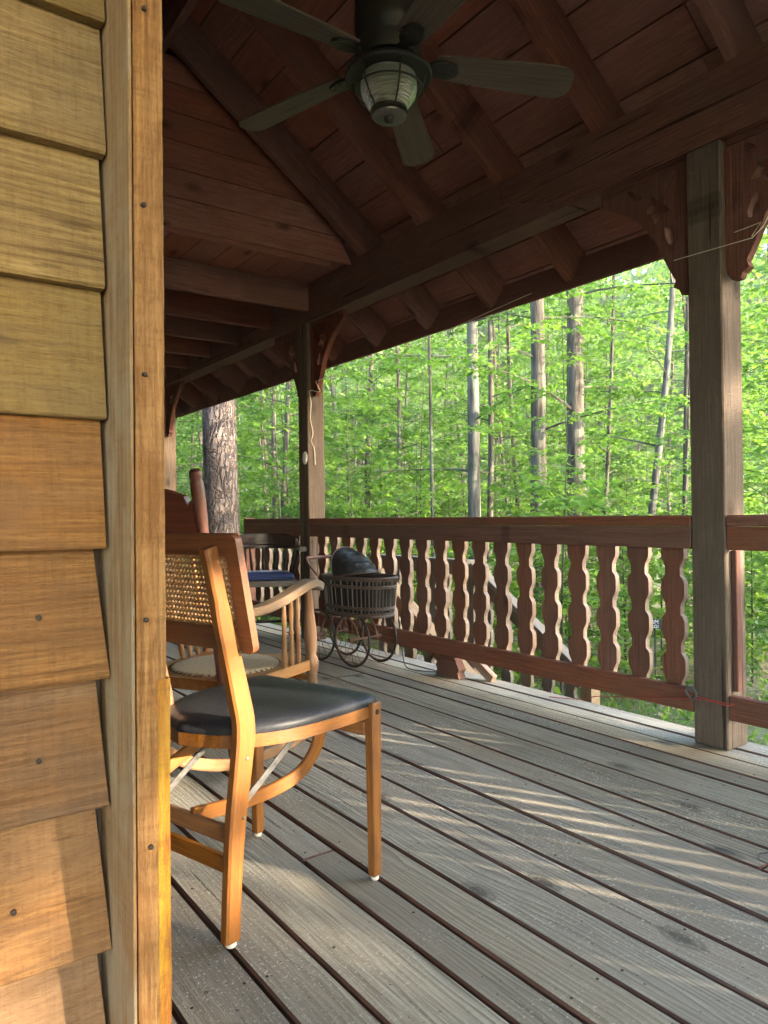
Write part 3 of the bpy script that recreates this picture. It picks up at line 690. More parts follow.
for sd in (-1, 1):
    # back leg and back post in one bent piece
    ctrl = [(-.203, sd * .142, .012), (-.197, sd * .142, .12), (-.186, sd * .142, .25), (-.168, sd * .142, .37), (-.160, sd * .142, .45), (-.175, sd * .141, .53), (-.206, sd * .140, .66), (-.248, sd * .139, .838)]
    sm = smooth_pts(ctrl, 5); zz = [p.z for p in sm]
    wid = [.040 + .012 * max(0, 1 - abs(z - .43) / .3) - (.006 if z > .7 else 0) for z in zz]
    mb = MB(); mb.ribbon(sm, wid, .026, (0, 1, 0)); lg = mb.build('back_leg', M['chair'], ch, True)
    mb = MB(); mb.lathe([(.010, 0), (.0125, .003), (.012, .008), (.008, .012)], 14, Matrix.Translation((-.203, sd * .142, 0))); mb.build('foot_glide', M['white'], lg)
    mb = MB()
    for (x, z) in ((-.163, .385), (-.175, .262), (-.178, .615)):
        mb.lathe([(0, .003), (.0035, .002), (.004, 0), (.004, -.004)], 10, Matrix.Translation((x, sd * .1555, z)) @ Matrix.Rotation(R(90 * -sd), 4, 'X'))
    mb.build('screw_heads', M['steel'], lg)
    mb = MB(); mb.box((.200, sd * .21, .224), (.036, .028, .428), Matrix.Rotation(R(0), 3, 'Y'), 2, .003, taper=.78); fl = mb.build('front_leg', M['chair'], ch)
    mb = MB(); mb.lathe([(.009, 0), (.0105, .003), (.010, .009)], 14, Matrix.Translation((.200, sd * .21, 0))); mb.build('foot_glide', M['white'], fl)
    mb = MB(); mb.lathe([(0, .003), (.006, .002), (.007, 0), (.007, -.004)], 12, Matrix.Translation((.2, sd * .2245, .415)) @ Matrix.Rotation(R(90 * -sd), 4, 'X')); mb.build('screw_heads', M['nail'], fl)
    mb = MB(); mb.bar((.06, sd * .118, .405), (-.172, sd * .118, .255), .004, .016, (0, 0, 1), .001); mb.build('metal_strut', M['steel'], ch)
mb = MB()
mb.bar((.192, -.195, .372), (.192, .195, .372), .018, .034); mb.build('front_stretcher', M['chair'], ch)
for z in (.222, .160):
    mb = MB(); mb.bar((-.187 - (.003 if z < .2 else 0), -.13, z), (-.187 - (.003 if z < .2 else 0), .13, z), .017, .036); mb.build('back_stretcher', M['chair'], ch)
mb = MB(); u_ = [(.19, -.045, .36), (.175, -.04, .30), (.12, -.03, .246), (.03, -.01, .222), (-.09, 0, .224), (-.19, 0, .236)]
mb.ribbon(smooth_pts(u_, 5), .012, .034, (0, 1, 0) if False else (0, 0, 1)); mb.build('bent_brace', M['chair'], ch, True)
mb = MB(); mb.bar((.02, .10, .40), (-.185, .10, .318), .014, .03); mb.build('folding_link', M['chair'], ch)
# caned back panel, in its own tilted frame: s across, t up
bp_o = Vector((-.178, 0, .612)); tv = Vector((-.050, 0, .254)).normalized(); nv = Vector((tv.z, 0, -tv.x))
PM = Matrix(((0, tv.x, nv.x, bp_o.x + .013), (1, 0, 0, 0), (0, tv.z, nv.z, bp_o.z), (0, 0, 0, 1)))
def rrect(w, h0, h1, r):
    pts = []
    for (cx, cy2, a0) in ((w - r, h1 - r, 0), (-w + r, h1 - r, 90), (-w + r, h0 + r, 180), (w - r, h0 + r, 270)):
        for k in range(5): pts.append((cx + r * math.cos(R(a0 + k * 22.5)), cy2 + r * math.sin(R(a0 + k * 22.5))))
    return pts
mb = MB(); inner = rrect(.155, .052, .212, .012)
mb.prism([rrect(.193, 0, .258, .016), inner], .017, PM, 0, None, (0, 1, 2)); pf = mb.build('back_panel', M['chairdark'], ch)
mb = MB(); stp = .0125
def strand(p, q, r):
    P = [PM @ Vector((a, b2, c)) for a, b2, c in (p, q)]
    mb.tube(P, r, 4, False)
def clip(x, y, dx, dy):
    """line clipped to the cane opening"""
    t0, t1 = -9, 9
    for o_, d_, lo_, hi_ in ((x, dx, -.157, .157), (y, dy, .05, .214)):
        if abs(d_) < 1e-9:
            if not lo_ <= o_ <= hi_: return None
            continue
        a_, b_ = (lo_ - o_) / d_, (hi_ - o_) / d_
        if a_ > b_: a_, b_ = b_, a_
        t0, t1 = max(t0, a_), min(t1, b_)
    return None if t1 - t0 < .004 else ((x + dx * t0, y + dy * t0), (x + dx * t1, y + dy * t1))
k = 0
while -.153 + k * stp < .155:
    x = -.153 + k * stp; strand((x - .0014, .05, .001), (x - .0014, .214, .001), .0011); strand((x + .0014, .05, .001), (x + .0014, .214, .001), .0011); k += 1
k = 0
while .054 + k * stp < .213:
    y = .054 + k * stp; strand((-.157, y - .0014, -.001), (.157, y - .0014, -.001), .0011); strand((-.157, y + .0014, -.001), (.157, y + .0014, -.001), .0011); k += 1
for k in range(-14, 45):
    for sg in (-1, 1):
        c_ = clip(-.153 + (k + .5) * stp, .054 if sg > 0 else .214, 1, sg)
        if c_: strand((*c_[0], sg * .0028), (*c_[1], sg * .0028), .0016)
mb.build('cane_webbing', M['cane'], pf)

# ------------------------------------------------------------------ low rocking chair
rc = empty('rocking_chair', (1.171, 2.719, 0), R(30), label='worn orange wooden rocking chair with turned spindles and maroon crest', cat='chair')
def turned(p, q, prof, n=12):
    """turned spindle from p to q; prof: (t, radius)"""
    p, q = Vector(p), Vector(q); z = (q - p).normalized(); x = Vector((0, 1, 0)).cross(z).normalized() if abs(z.y) < .9 else Vector((1, 0, 0)); y = z.cross(x)
    Mx = Matrix.Translation(p) @ Matrix((x, y, z)).transposed().to_4x4(); ln = (q - p).length
    m_ = MB(); m_.lathe([(r, t * ln) for t, r in prof], n, Mx); return m_
mb = MB(); sl2 = [(.25, -.24), (.25, .24), (.2, .265), (-.2, .245), (-.26, .22), (-.26, -.22), (-.2, -.245), (.2, -.265)]
mb.prism([[p for p in sl2]], .04, Matrix.Translation((0, 0, .30)), 0, None, (0, 1, 2)); mb.build('seat_frame', M['rocker'], rc)
mb = MB(); mb.lathe([(0, .327), (.12, .3275), (.19, .329), (.205, .327), (.212, .321)], 40, Matrix.Translation((-.01, 0, 0)) @ Matrix.Diagonal((1, 1, 1, 1)))
seat2 = mb.build('seat_weave', M['leatherseat'], rc, True)
mb = MB()
for k in range(52):
    a = 2 * math.pi * k / 52; mb.bar((-.01 + .198 * math.cos(a), .198 * math.sin(a), .3275), (-.01 + .216 * math.cos(a), .216 * math.sin(a), .3225), .004, .003, ch=.0005)
mb.build('lacing', M['darkwood'], seat2)
post_prof = [(0, .018), (.06, .02), (.12, .024), (.16, .019), (.19, .026), (.24, .026), (.27, .017), (.32, .02), (.45, .028), (.62, .024), (.82, .017), (.95, .014), (1, .014)]
for sd in (-1, 1):
    turned((.250, sd * .245, .06), (.178, sd * .27, .605), [(0, .017), (.12, .019), (.25, .023), (.36, .02), (.40, .027), (.44, .030), (.48, .027), (.51, .019), (.56, .024), (.68, .026), (.85, .018), (1, .014)]).build('arm_post', M['rocker'], rc, True)
    sp_ = [(0, .009), (.2, .011), (.45, .008), (.5, .012), (.55, .008), (.8, .010), (1, .007)]
    for k in range(3):
        x = .125 - k * .05; turned((x + .01, sd * .245, .315), (x - .03, sd * .268, .598 - k * .016), sp_, 8).build('arm_spindle', M['rocker'], rc, True)
    arm = smooth_pts([(.247, sd * .272, .612), (.19, sd * .272, .630), (.10, sd * .27, .614), (-.03, sd * .262, .580), (-.17, sd * .25, .560), (-.36, sd * .235, .567)], 5)
    m_ = len(arm); mb = MB(); mb.ribbon(arm, [.066 - .02 * abs(i / m_ - .2) for i in range(m_)], [.034] * (m_ - 2) + [.028, .02], (0, 0, 1)); mb.build('arm', M['rockergrey'], rc, True)
    turned((-.265, sd * .225, .05), (-.49, sd * .25, 1.055), [(0, .017), (.2, .02), (.3, .022), (.5, .019), (.72, .016), (.80, .018), (.87, .021), (.93, .023), (.955, .022), (.965, .018), (.975, .022), (.992, .021), (1, .012)]).build('back_post', M['maroon'], rc, True)
    rk = smooth_pts([(.52, sd * .245, .105), (.3, sd * .245, .038), (.05, sd * .24, .020), (-.25, sd * .23, .040), (-.48, sd * .225, .11), (-.62, sd * .22, .19)], 5)
    mb = MB(); mb.ribbon(rk, .026, .038, (0, 0, 1)); mb.build('rocker_runner', M['rocker'], rc, True)
mb = MB()
cr = [(-.225, -.095), (.225, -.095), (.232, .015), (.215, .03), (.205, .012), (.195, .045)]
cr += [tuple(p) for p in smooth_pts([(.195, .045), (.12, .068), (0, .085), (-.12, .068), (-.195, .045)], 4)[1:]] + [(-.205, .012), (-.215, .03), (-.232, .015)]
tb = Vector((-.225, 0, 1.005)).normalized(); nb = Vector((tb.z, 0, -tb.x)); cc_ = Vector((-.46, 0, .925))
mb.prism([cr], .02, Matrix(((0, tb.x, nb.x, cc_.x), (1, 0, 0, 0), (0, tb.z, nb.z, cc_.z), (0, 0, 0, 1))), 0, None, (0, 1, 2)); mb.build('crest', M['maroon'], rc)
mb = MB(); mb.bar((-.355, -.215, .52), (-.355, .215, .52), .02, .05, (tb.x, 0, tb.z)); mb.build('lower_back_rail', M['maroon'], rc)
for k in range(6):
    y = -.165 + k * .066; turned((-.356, y, .54), (-.415, y, .84), [(0, .008), (.3, .011), (.5, .009), (.7, .011), (1, .007)], 8).build('back_spindle', M['rocker'], rc, True)
for z in (.16, .24):
    mb = MB(); mb.tube([(.238, -.235, z), (.243, .235, z)], .012, 8); mb.build('front_rung', M['rocker'], rc, True)

# ------------------------------------------------------------------ dark low-backed armchair in the corner
cp = empty('captain_chair', (2.38, 4.84, 0), R(-114), label='dark wood low backed armchair with a navy cushion in the corner', cat='chair')
mb = MB(); mb.prism([seat_loop(.22, -.21, .225)], .04, Matrix.Translation((0, 0, .43)), 0, None, (0, 1, 2)); mb.build('seat', M['darkwood'], cp)
mb = MB(); cu = seat_loop(.20, -.17, .205); vs = []; lv = [(.96, .452), (1.0, .462), (1.0, .478), (.95, .492), (.8, .500), (.4, .503)]; n_ = len(cu)
for k, z in lv: vs += [(p[0] * k, p[1] * k, z) for p in cu]
fs = [[i * n_ + j, i * n_ + (j + 1) % n_, (i + 1) * n_ + (j + 1) % n_, (i + 1) * n_ + j] for i in range(len(lv) - 1) for j in range(n_)] + [[(len(lv) - 1) * n_ + j for j in range(n_)]]
if a_ < 0: fs = [f[::-1] for f in fs]
mb.add(vs, fs); cush = mb.build('cushion', M['blue'], cp, True)
mb = MB()
for x in (-.02, .04): mb.tube([(x, -.19, .470), (x, -.175, .497), (x, -.10, .5035), (x, 0, .505), (x, .10, .5035), (x, .175, .497), (x, .19, .47)], .006, 5)
mb.build('stripe', M['bluelight'], cush)
bow = smooth_pts([(.20, -.265, .665), (.05, -.262, .668), (-.10, -.225, .672), (-.20, -.12, .675), (-.228, 0, .676), (-.20, .12, .675), (-.10, .225, .672), (.05, .262, .668), (.20, .265, .665)], 5)
mb = MB(); mb.ribbon(bow, .052, .03, (0, 0, 1)); mb.build('arm_bow', M['darkwood'], cp, True)
cr2 = smooth_pts([(-.06, -.243, .69), (-.15, -.185, .722), (-.212, -.09, .73), (-.23, 0, .732), (-.212, .09, .73), (-.15, .185, .722), (-.06, .243, .69)], 5)
mb = MB(); mb.ribbon(cr2, .026, [.03] + [.085] * (len(cr2) - 2) + [.03], (0, 0, 1)); mb.build('crest', M['darkwood'], cp, True)
for k in range(11):
    a = R(70 + 22 * k); a = R(-150 + (k - 5) * 0) if False else R(180 - 110 + 22 * k)
    bx, by = .19 * math.cos(a) - .02, .205 * math.sin(a); tx, ty = .222 * math.cos(a) - .006, .255 * math.sin(a)
    turned((bx, by, .448), (tx, ty, .66), [(0, .008), (.35, .013), (.5, .010), (.65, .012), (1, .008)], 8).build('spindle', M['darkwood'], cp, True)
for sx in (-1, 1):
    for sy in (-1, 1):
        turned((sx * .215, sy * .215, .0), (sx * .15, sy * .165, .415), [(0, .013), (.1, .017), (.3, .021), (.42, .014), (.48, .020), (.7, .023), (.9, .017), (1, .016)], 10).build('leg', M['darkwood'], cp, True)
for sy in (-1, 1):
    mb = MB(); mb.tube([(-.195, sy * .198, .14), (.195, sy * .198, .14)], .011, 8); mb.build('stretcher', M['darkwood'], cp, True)
mb = MB(); mb.tube([(0, -.198, .14), (0, .198, .14)], .011, 8); mb.build('stretcher', M['darkwood'], cp, True)

# ------------------------------------------------------------------ wicker baby carriage (local y along its length, hood at +y)
pr = empty('baby_carriage', (2.458, 3.84, 0), R(8), label='small antique wicker baby carriage with black hood and wire wheels', cat='baby carriage')
WR = .160; TR = .108; WB = .158
for sx in (-1, 1):
    for sy in (-1, 1):
        w = empty('wheel', (sx * TR, sy * WB, WR)); w.parent = pr
        Mx = Matrix.Rotation(R(90), 4, 'Y')
        mb = MB(); ring = [(0, WR * math.cos(2 * math.pi * k / 40) * .965, WR * math.sin(2 * math.pi * k / 40) * .965) for k in range(41)]
        mb.tube(ring, .0068, 6, False); mb.build('tyre', M['blackrubber'], w, True)
        mb = MB(); ring = [(0, p[1] * .955, p[2] * .955) for p in ring]; mb.tube(ring, .0045, 6, False); mb.build('rim', M['iron'], w, True)
        mb = MB(); mb.lathe([(0, -.022), (.008, -.022), (.012, -.012), (.012, .012), (.008, .022), (0, .022)], 12, Mx)
        mb.build('hub', M['iron'], w, True)
        mb = MB()
        for k in range(12):
            a = 2 * math.pi * k / 12; mb.tube([(0, .01 * math.cos(a), .01 * math.sin(a)), (0, WR * .925 * math.cos(a), WR * .925 * math.sin(a))], .0016, 5, False)
        mb.build('spokes', M['iron'], w)
for sy in (-1, 1):
    mb = MB(); mb.tube([(-TR - .02, sy * WB, WR), (TR + .02, sy * WB, WR)], .006, 8); mb.build('axle', M['iron'], pr, True)
for sx in (-1, 1):
    mb = MB(); mb.tube(smooth_pts([(sx * .075, -WB - .02, WR + .01), (sx * .075, -WB, WR + .06), (sx * .075, -WB * .75, .262), (sx * .075, -.06, .285), (sx * .075, .06, .285), (sx * .075, WB * .75, .262), (sx * .075, WB, WR + .06), (sx * .075, WB + .02, WR + .01)], 5), .006, 6); mb.build('spring', M['iron'], pr, True)
def oval(a, z, hx, hy, sq=2.6, cx=.015, cy_=-.085):
    c, s_ = math.cos(a), math.sin(a)
    return Vector((cx + hx * math.copysign(abs(c) ** (2 / sq), c), cy_ + hy * math.copysign(abs(s_) ** (2 / sq), s_), z))
NB = 46
def bx_(z): k = (z - .305) / .225; return .132 + .016 * k, .250 + .025 * k
mb = MB()                                             # solid dark lining inside the wicker
vs = [oval(2 * math.pi * k / NB, z, bx_(z)[0] - .012, bx_(z)[1] - .012) for z in (.310, .515) for k in range(NB)]
mb.add(vs, [[k, (k + 1) % NB, NB + (k + 1) % NB, NB + k] for k in range(NB)] + [list(range(NB))[::-1]])
body = mb.build('basket', M['hood'], pr, True)
mb = MB()
for k in range(NB):
    a = 2 * math.pi * k / NB; mb.tube([oval(a, .305, *bx_(.305)), oval(a, .41, *bx_(.41)), oval(a, .518, *bx_(.518))], .0042 if k % 2 else .0028, 5, False)
for z, r in ((.304, .009), (.318, .005), (.345, .006), (.355, .005), (.470, .005), (.480, .006), (.515, .006), (.527, .011)):
    mb.tube([oval(2 * math.pi * k / 40, z, *bx_(z)) for k in range(41)], r, 6, False)
mb.build('wicker_weave', M['wicker'], body, True)
# hood: hoops fanned about a pivot line across the body
mb = MB(); hc = Vector((.015, -.02, .53)); nh = 9; ns = 14; vs = []
for i in range(nh):
    q_ = i / (nh - 1); a = R(112 - q_ * 104); rx_ = .150
    chord = .185 * math.cos(R(52)) / math.cos(R(52 - 104 * q_)); ry_ = (.62 * chord + .38 * .185) - .015 * (i % 2)
    for k in range(ns + 1):
        b2 = math.pi * k / ns; x = -rx_ * math.cos(b2); r_ = ry_ * math.sin(b2) ** .75
        vs.append(hc + Vector((x, -r_ * math.cos(a), r_ * math.sin(a))))
n1 = ns + 1
fs = [[i * n1 + k, (i + 1) * n1 + k, (i + 1) * n1 + k + 1, i * n1 + k + 1] for i in range(nh - 1) for k in range(ns)]
mb.add(vs, fs); hood = mb.build('hood', M['hood'], pr, True)
sm_ = hood.modifiers.new('thick', 'SOLIDIFY'); sm_.thickness = .004
mb = MB(); i = 0; mb.tube([vs[i * n1 + k] for k in range(n1)], .005, 6); mb.tube([vs[(nh - 1) * n1 + k] for k in range(n1)], .004, 6)
mb.build('hood_hoop', M['wicker'], hood, True)
mb = MB()
for sx in (-1, 1): mb.tube(smooth_pts([(sx * .13, .14, .53), (sx * .13, .215, .59), (sx * .13, .25, .635)], 4), .006, 6)
mb.tube([(-.13, .25, .635), (.13, .25, .635)], .011, 8); mb.build('push_handle', M['iron'], pr, True)

# ------------------------------------------------------------------ ceiling fan with caged light
FX, FY, FZ = 1.430, 1.946, 2.40
fan = empty('ceiling_fan', (FX, FY, FZ), label='dark five bladed ceiling fan with caged ribbed glass light', cat='ceiling fan')
mb = MB(); mb.lathe([(0, RZ - FZ + .02), (.06, RZ - FZ + .02), (.06, RZ - FZ - .03), (.03, RZ - FZ - .08), (.013, RZ - FZ - .085), (.013, .30), (.03, .29), (.03, .24)], 20); mb.build('downrod', M['fanmetal'], fan, True)
mb = MB(); mb.lathe([(.03, .25), (.09, .235), (.108, .20), (.112, .10), (.105, .06), (.10, .055), (.098, .045), (.11, .04), (.112, .0), (.105, -.015), (.06, -.02), (.0, -.02)], 32); mb.build('motor_housing', M['fanmetal'], fan, True)
for k in range(5):
    a = R(42 + 72 * k); ca, sa = math.cos(a), math.sin(a)
    Mb = Matrix.Translation((0, 0, -.005)) @ Matrix.Rotation(a, 4, 'Z') @ Matrix.Rotation(R(4.6), 4, 'Y') @ Matrix.Rotation(R(-12), 4, 'X')
    ol = [(.16, -.046)] + [tuple(p) for p in smooth_pts([(.16, -.046), (.30, -.056), (.55, -.066), (.595, -.060), (.618, -.035), (.622, 0), (.618, .035), (.595, .060), (.55, .066), (.30, .056), (.16, .046)], 4)[1:]]
    mb = MB(); mb.prism([ol], .007, Mb, 0, None, (0, 1, 2)); bl = mb.build('blade', M['fanblade'], fan)
    mb = MB(); mb.prism([[(.085, -.016), (.13, -.014), (.15, -.03), (.19, -.036), (.225, -.022), (.235, 0), (.225, .022), (.19, .036), (.15, .03), (.13, .014), (.085, .016)]], .009, Mb @ Matrix.Translation((0, 0, -.0085)))
    for (x, y) in ((.18, -.02), (.18, .02), (.215, 0)): mb.lathe([(0, -.008), (.005, -.007), (.006, -.004)], 10, Mb @ Matrix.Translation((x, y, -.008)))
    mb.build('blade_bracket', M['fanmetal'], bl)
LM = Matrix.Translation((0, 0, .004)) @ Matrix.Diagonal((1.05, 1.05, 1.0, 1))
mb = MB(); mb.lathe([(.05, -.02), (.06, -.035), (.128, -.050), (.136, -.056), (.137, -.064), (.133, -.069), (.086, -.066), (.082, -.05), (.05, -.03)], 40, LM); mb.build('light_collar', M['fanmetal'], fan, True)
mb = MB(); pf_ = [(.080, -.060)]
for i in range(15):
    t_ = i / 14; r = .084 + .008 * math.sin(t_ * 3.0) - .034 * t_ ** 2.2; z = -.064 - .105 * t_
    pf_ += [(r + .001, z), (r + .0012, z - .003), (r - .0035, z - .005), (r - .0035, z - .0068)]
pf_ += [(.045, -.174)]
mb.lathe(pf_, 36, LM); mb.build('light_glass', M['glass'], fan)
mb = MB()
for k in range(6):
    a = R(60 * k + 12); mb.tube([LM @ Vector((r * math.cos(a), r * math.sin(a), z)) for r, z in ((.118, -.066), (.112, -.09), (.104, -.12), (.085, -.155), (.062, -.18), (.052, -.186))], .003, 5)
mb.tube([LM @ Vector((.106 * math.cos(2 * math.pi * k / 36), .106 * math.sin(2 * math.pi * k / 36), -.108)) for k in range(37)], .003, 5, False)
mb.lathe([(.045, -.168), (.058, -.172), (.060, -.186), (.055, -.19), (.0, -.186)], 28, LM); mb.build('light_cage', M['fanmetal'], fan, True)
mb = MB(); mb.lathe([(.054, -.190), (.053, -.196), (.04, -.199), (.018, -.198), (.0, -.198)], 28, LM); cap = mb.build('light_cap', M['steel'], fan, True)
mb = MB(); mb.lathe([(.017, -.196), (.017, -.205), (.011, -.212), (.0, -.214)], 16, LM); mb.build('finial', M['fanmetal'], cap, True)

# ------------------------------------------------------------------ small things
mb = MB()
pts = [(2.615, 1.66, .185), (2.612, 1.63, .186), (2.617, 1.48, .183), (2.66, 1.486, .181), (2.78, 1.486, .178), (2.785, 1.52, .176), (2.70, 1.478, .19), (2.62, 1.483, .175), (2.612, 1.60, .178), (2.622, 1.9, .125), (2.70, 2.15, .07), (2.76, 2.28, .02), (2.72, 2.45, .006)]
mb.tube(smooth_pts(pts, 5), .0022, 6)
tag(mb.build('tie_cord', M['redcord'], None, True), 'thin red cord wrapped round the foot of the grey post', 'cord')
mb = MB(); mb.tube(smooth_pts([(2.60, 1.62, .17), (2.595, 1.60, .20), (2.60, 1.625, .222), (2.605, 1.65, .20), (2.60, 1.62, .172)], 4), .005, 6); mb.box((2.606, 1.63, .215), (.018, .03, .022), None, 1, .003)
tag(mb.build('metal_clasp', M['steel'], None, True), 'small metal clasp where the red cord meets the bottom rail', 'clasp')
mb = MB(); mb.tube([(2.66, 1.70, 1.90), (2.62, 1.685, 1.888), (2.617, 1.37, 1.878), (2.655, 1.35, 1.92), (2.655, 1.25, 2.08)], .0015, 5)
mb.tube([(2.66, 1.395, 1.9), (2.66, 1.36, 1.94), (2.66, 1.46, 1.935)], .0013, 5)
tag(mb.build('twine', M['twine'], None, True), 'thin taut twine strung across the grey post between its brackets', 'twine')
mb = MB(); mb.tube(smooth_pts([(2.66, 4.55, 1.86), (2.665, 4.50, 1.78), (2.64, 4.60, 1.80), (2.655, 4.61, 1.72), (2.65, 4.612, 1.6), (2.67, 4.613, 1.5), (2.655, 4.612, 1.44), (2.68, 4.613, 1.38), (2.685, 4.613, 1.27)], 5), .003, 5)
mb.tube(smooth_pts([(2.66, 4.55, 1.86), (2.85, 4.1, 1.95), (3.0, 3.5, 2.05), (3.12, 2.9, 2.15)], 5), .002, 5)
tag(mb.build('twine', M['twine'], None, True), 'pale twine hanging loose down the post behind the baby carriage', 'twine')
mb = MB(); mb.lathe([(0, .012), (.022, .011), (.030, .006), (.032, 0)], 20, Matrix.Translation((2.630, 4.66, 1.32)) @ Matrix.Rotation(R(-90), 4, 'Y') @ Matrix.Diagonal((1.5, 1, 1, 1)))
tag(mb.build('hook_plate', M['white'], None, True), 'small pale oval plate fixed to the post behind the baby carriage', 'plate')
mb = MB(); mb.tube(smooth_pts([(2.63, 3.52, .10), (2.60, 3.46, .03), (2.59, 3.40, .006), (2.62, 3.30, .004), (2.66, 3.24, .004)], 5), .0032, 6)
tag(mb.build('cable', M['blackrubber'], None, True), 'short black cable lying on the boards by the support block', 'cable')
mb = MB(); mb.tube(smooth_pts([(1.86, .955, .006), (1.852, .975, .012), (1.875, .988, .010), (1.90, 1.0, .006), (1.93, .985, .005)], 4), .0016, 5)
tag(mb.build('bent_wire', M['blackrubber'], None, True), 'bit of dark bent wire lying on the near deck boards', 'wire')
for y, n_ in ((1.98, 'knot'),): pass
# ------------------------------------------------------------------ forest
def quick_mesh(name, v, f, gc=None, rnd=None, mat=None, smooth=False):
    v = np.asarray(v, dtype=np.float32); f = np.asarray(f, dtype=np.int32); k = f.shape[1]
    me = bpy.data.meshes.new(name); me.vertices.add(len(v)); me.vertices.foreach_set('co', v.ravel())
    me.loops.add(f.size); me.loops.foreach_set('vertex_index', f.ravel()); me.polygons.add(len(f))
    me.polygons.foreach_set('loop_start', np.arange(0, f.size, k, dtype=np.int32)); me.polygons.foreach_set('loop_total', np.full(len(f), k, dtype=np.int32))
    if rnd is not None: a = me.attributes.new('rnd', 'FLOAT', 'POINT'); a.data.foreach_set('value', np.asarray(rnd, dtype=np.float32))
    if gc is not None: a = me.attributes.new('gc', 'FLOAT_VECTOR', 'POINT'); a.data.foreach_set('vector', np.asarray(gc, dtype=np.float32).ravel())
    if mat: me.materials.append(mat)
    me.update(calc_edges=True); return me
def leaf_mesh(name, pos, dirs, size, mat, nr, tilt=.8, wide=.60, rnd=None):
    """a leaf per position: pointed diamond folded along its midrib, mostly level, hanging a little"""
    n = len(pos); d = dirs.copy(); d[:, 2] += nr.normal(-.18, .28, n); d /= np.linalg.norm(d, axis=1)[:, None]
    up = np.stack([nr.normal(0, tilt, n), nr.normal(0, tilt, n), np.ones(n)], 1)
    s = np.cross(d, up); s /= np.linalg.norm(s, axis=1)[:, None]; u = np.cross(s, d)
    L_ = (size * nr.uniform(.5, 1.5, n))[:, None]; W = L_ * wide * nr.uniform(.8, 1.2, n)[:, None]
    base = pos; mid = pos + d * L_ * .45; tip = pos + d * L_
    v = np.stack([base, mid + s * W * .5 + u * L_ * .06, tip - u * L_ * .05, mid - s * W * .5 + u * L_ * .06], 1).reshape(-1, 3)
    f = np.arange(4 * n).reshape(n, 4)
    rr = nr.random(n) if rnd is None else rnd
    return quick_mesh(name, v, f, None, np.repeat(rr, 4), mat)
def tree_meshes(seed, H, r0, crown0, nl, reach, leaf, leafmat, barkmat, lean=0, bend=.12, dens=1.0, fork=False, droop=-.05):
    nr = np.random.default_rng(seed); rg = random.Random(seed); mb = MB()
    k = 12; zs = np.linspace(-.3, H, k); ph = nr.uniform(0, 6, 2)
    la = nr.uniform(0, 6.28)
    cx = lean * (zs / H) * H * math.cos(la) + bend * np.sin(zs * .55 + ph[0]) - bend * math.sin(ph[0]); cyy = lean * zs * math.sin(la) + bend * np.sin(zs * .47 + ph[1]) - bend * math.sin(ph[1])
    rad = r0 * (1 - .80 * (np.clip(zs, 0, H) / H) ** 1.1); rad[0] *= 1.35
    trunk = [(cx[i], cyy[i], zs[i]) for i in range(k)]
    sm = smooth_pts(trunk, 3); rr = np.interp([p.z for p in sm], zs, rad)
    rr = [r * (1 + rg.uniform(-.04, .04)) for r in rr]
    mb.tube(sm, rr, 12)
    pos = []; dirs = []; clr = []
    ga = rg.uniform(0, 6.28)
    for j in range(nl):
        t = (j + rg.uniform(.1, .9)) / nl; z = crown0 + (H - crown0) * t * .97
        ga += 2.4 + rg.uniform(-.6, .6)
        ln = reach * (1 - .55 * t) * rg.uniform(.55, 1.2); el = rg.uniform(.02, .5) + .25 * t
        p = Vector((np.interp(z, zs, cx), np.interp(z, zs, cyy), z)); d = Vector((math.cos(ga) * math.cos(el), math.sin(ga) * math.cos(el), math.sin(el)))
        pts = [p.copy()]; nseg = 6; tone = rg.uniform(-.32, .32)
        for s_ in range(nseg):
            d = (d + Vector((rg.uniform(-.14, .14), rg.uniform(-.14, .14), droop + rg.uniform(-.05, .05)))).normalized(); p = p + d * ln / nseg; pts.append(p.copy())
        br = min(.018, r0 * .26) * (ln / reach) ** .8
        mb.tube(pts, [max(.003, br * (1 - .85 * i / nseg)) for i in range(nseg + 1)], 5, False)
        nt_ = max(4, int(ln * 5.5 * dens))
        for q in range(nt_):
            u = .22 + .78 * (q + rg.random()) / nt_; fi = u * nseg; i0 = min(nseg - 1, int(fi)); b0 = pts[i0].lerp(pts[i0 + 1], fi - i0)
            dd = (pts[i0 + 1] - pts[i0]).normalized(); side = 1 if q % 2 else -1
            tw = (dd + Vector((-dd.y, dd.x, 0)) * side * rg.uniform(.6, 1.5) + Vector((0, 0, rg.uniform(-.28, .2)))).normalized()
            tl_ = rg.uniform(.25, .65) * (.5 + .5 * (1 - u)) * min(1, reach / 1.6 + .2)
            nlv = max(5, int(tl_ / leaf * 3.9))
            for w in range(nlv):
                v_ = (w + rg.random()) / nlv; b1 = b0 + tw * tl_ * v_; b1.z -= .09 * v_ * v_
                sd = 1 if w % 2 else -1
                ld = (tw * .8 + Vector((-tw.y, tw.x, 0)) * sd * rg.uniform(.4, 1.2)).normalized()
                pos.append(b1 + Vector((rg.uniform(-.02, .02), rg.uniform(-.02, .02), rg.uniform(-.03, .03)))); dirs.append(ld); clr.append(.5 + tone + rg.uniform(-.28, .28))
    t_o = mb.build('trunk', barkmat, None, True); tm = t_o.data; bpy.data.objects.remove(t_o)
    lm = leaf_mesh('crown', np.array([tuple(p) for p in pos]), np.array([tuple(p) for p in dirs]), np.full(len(pos), leaf), leafmat, nr, rnd=np.array(clr))
    return tm, lm
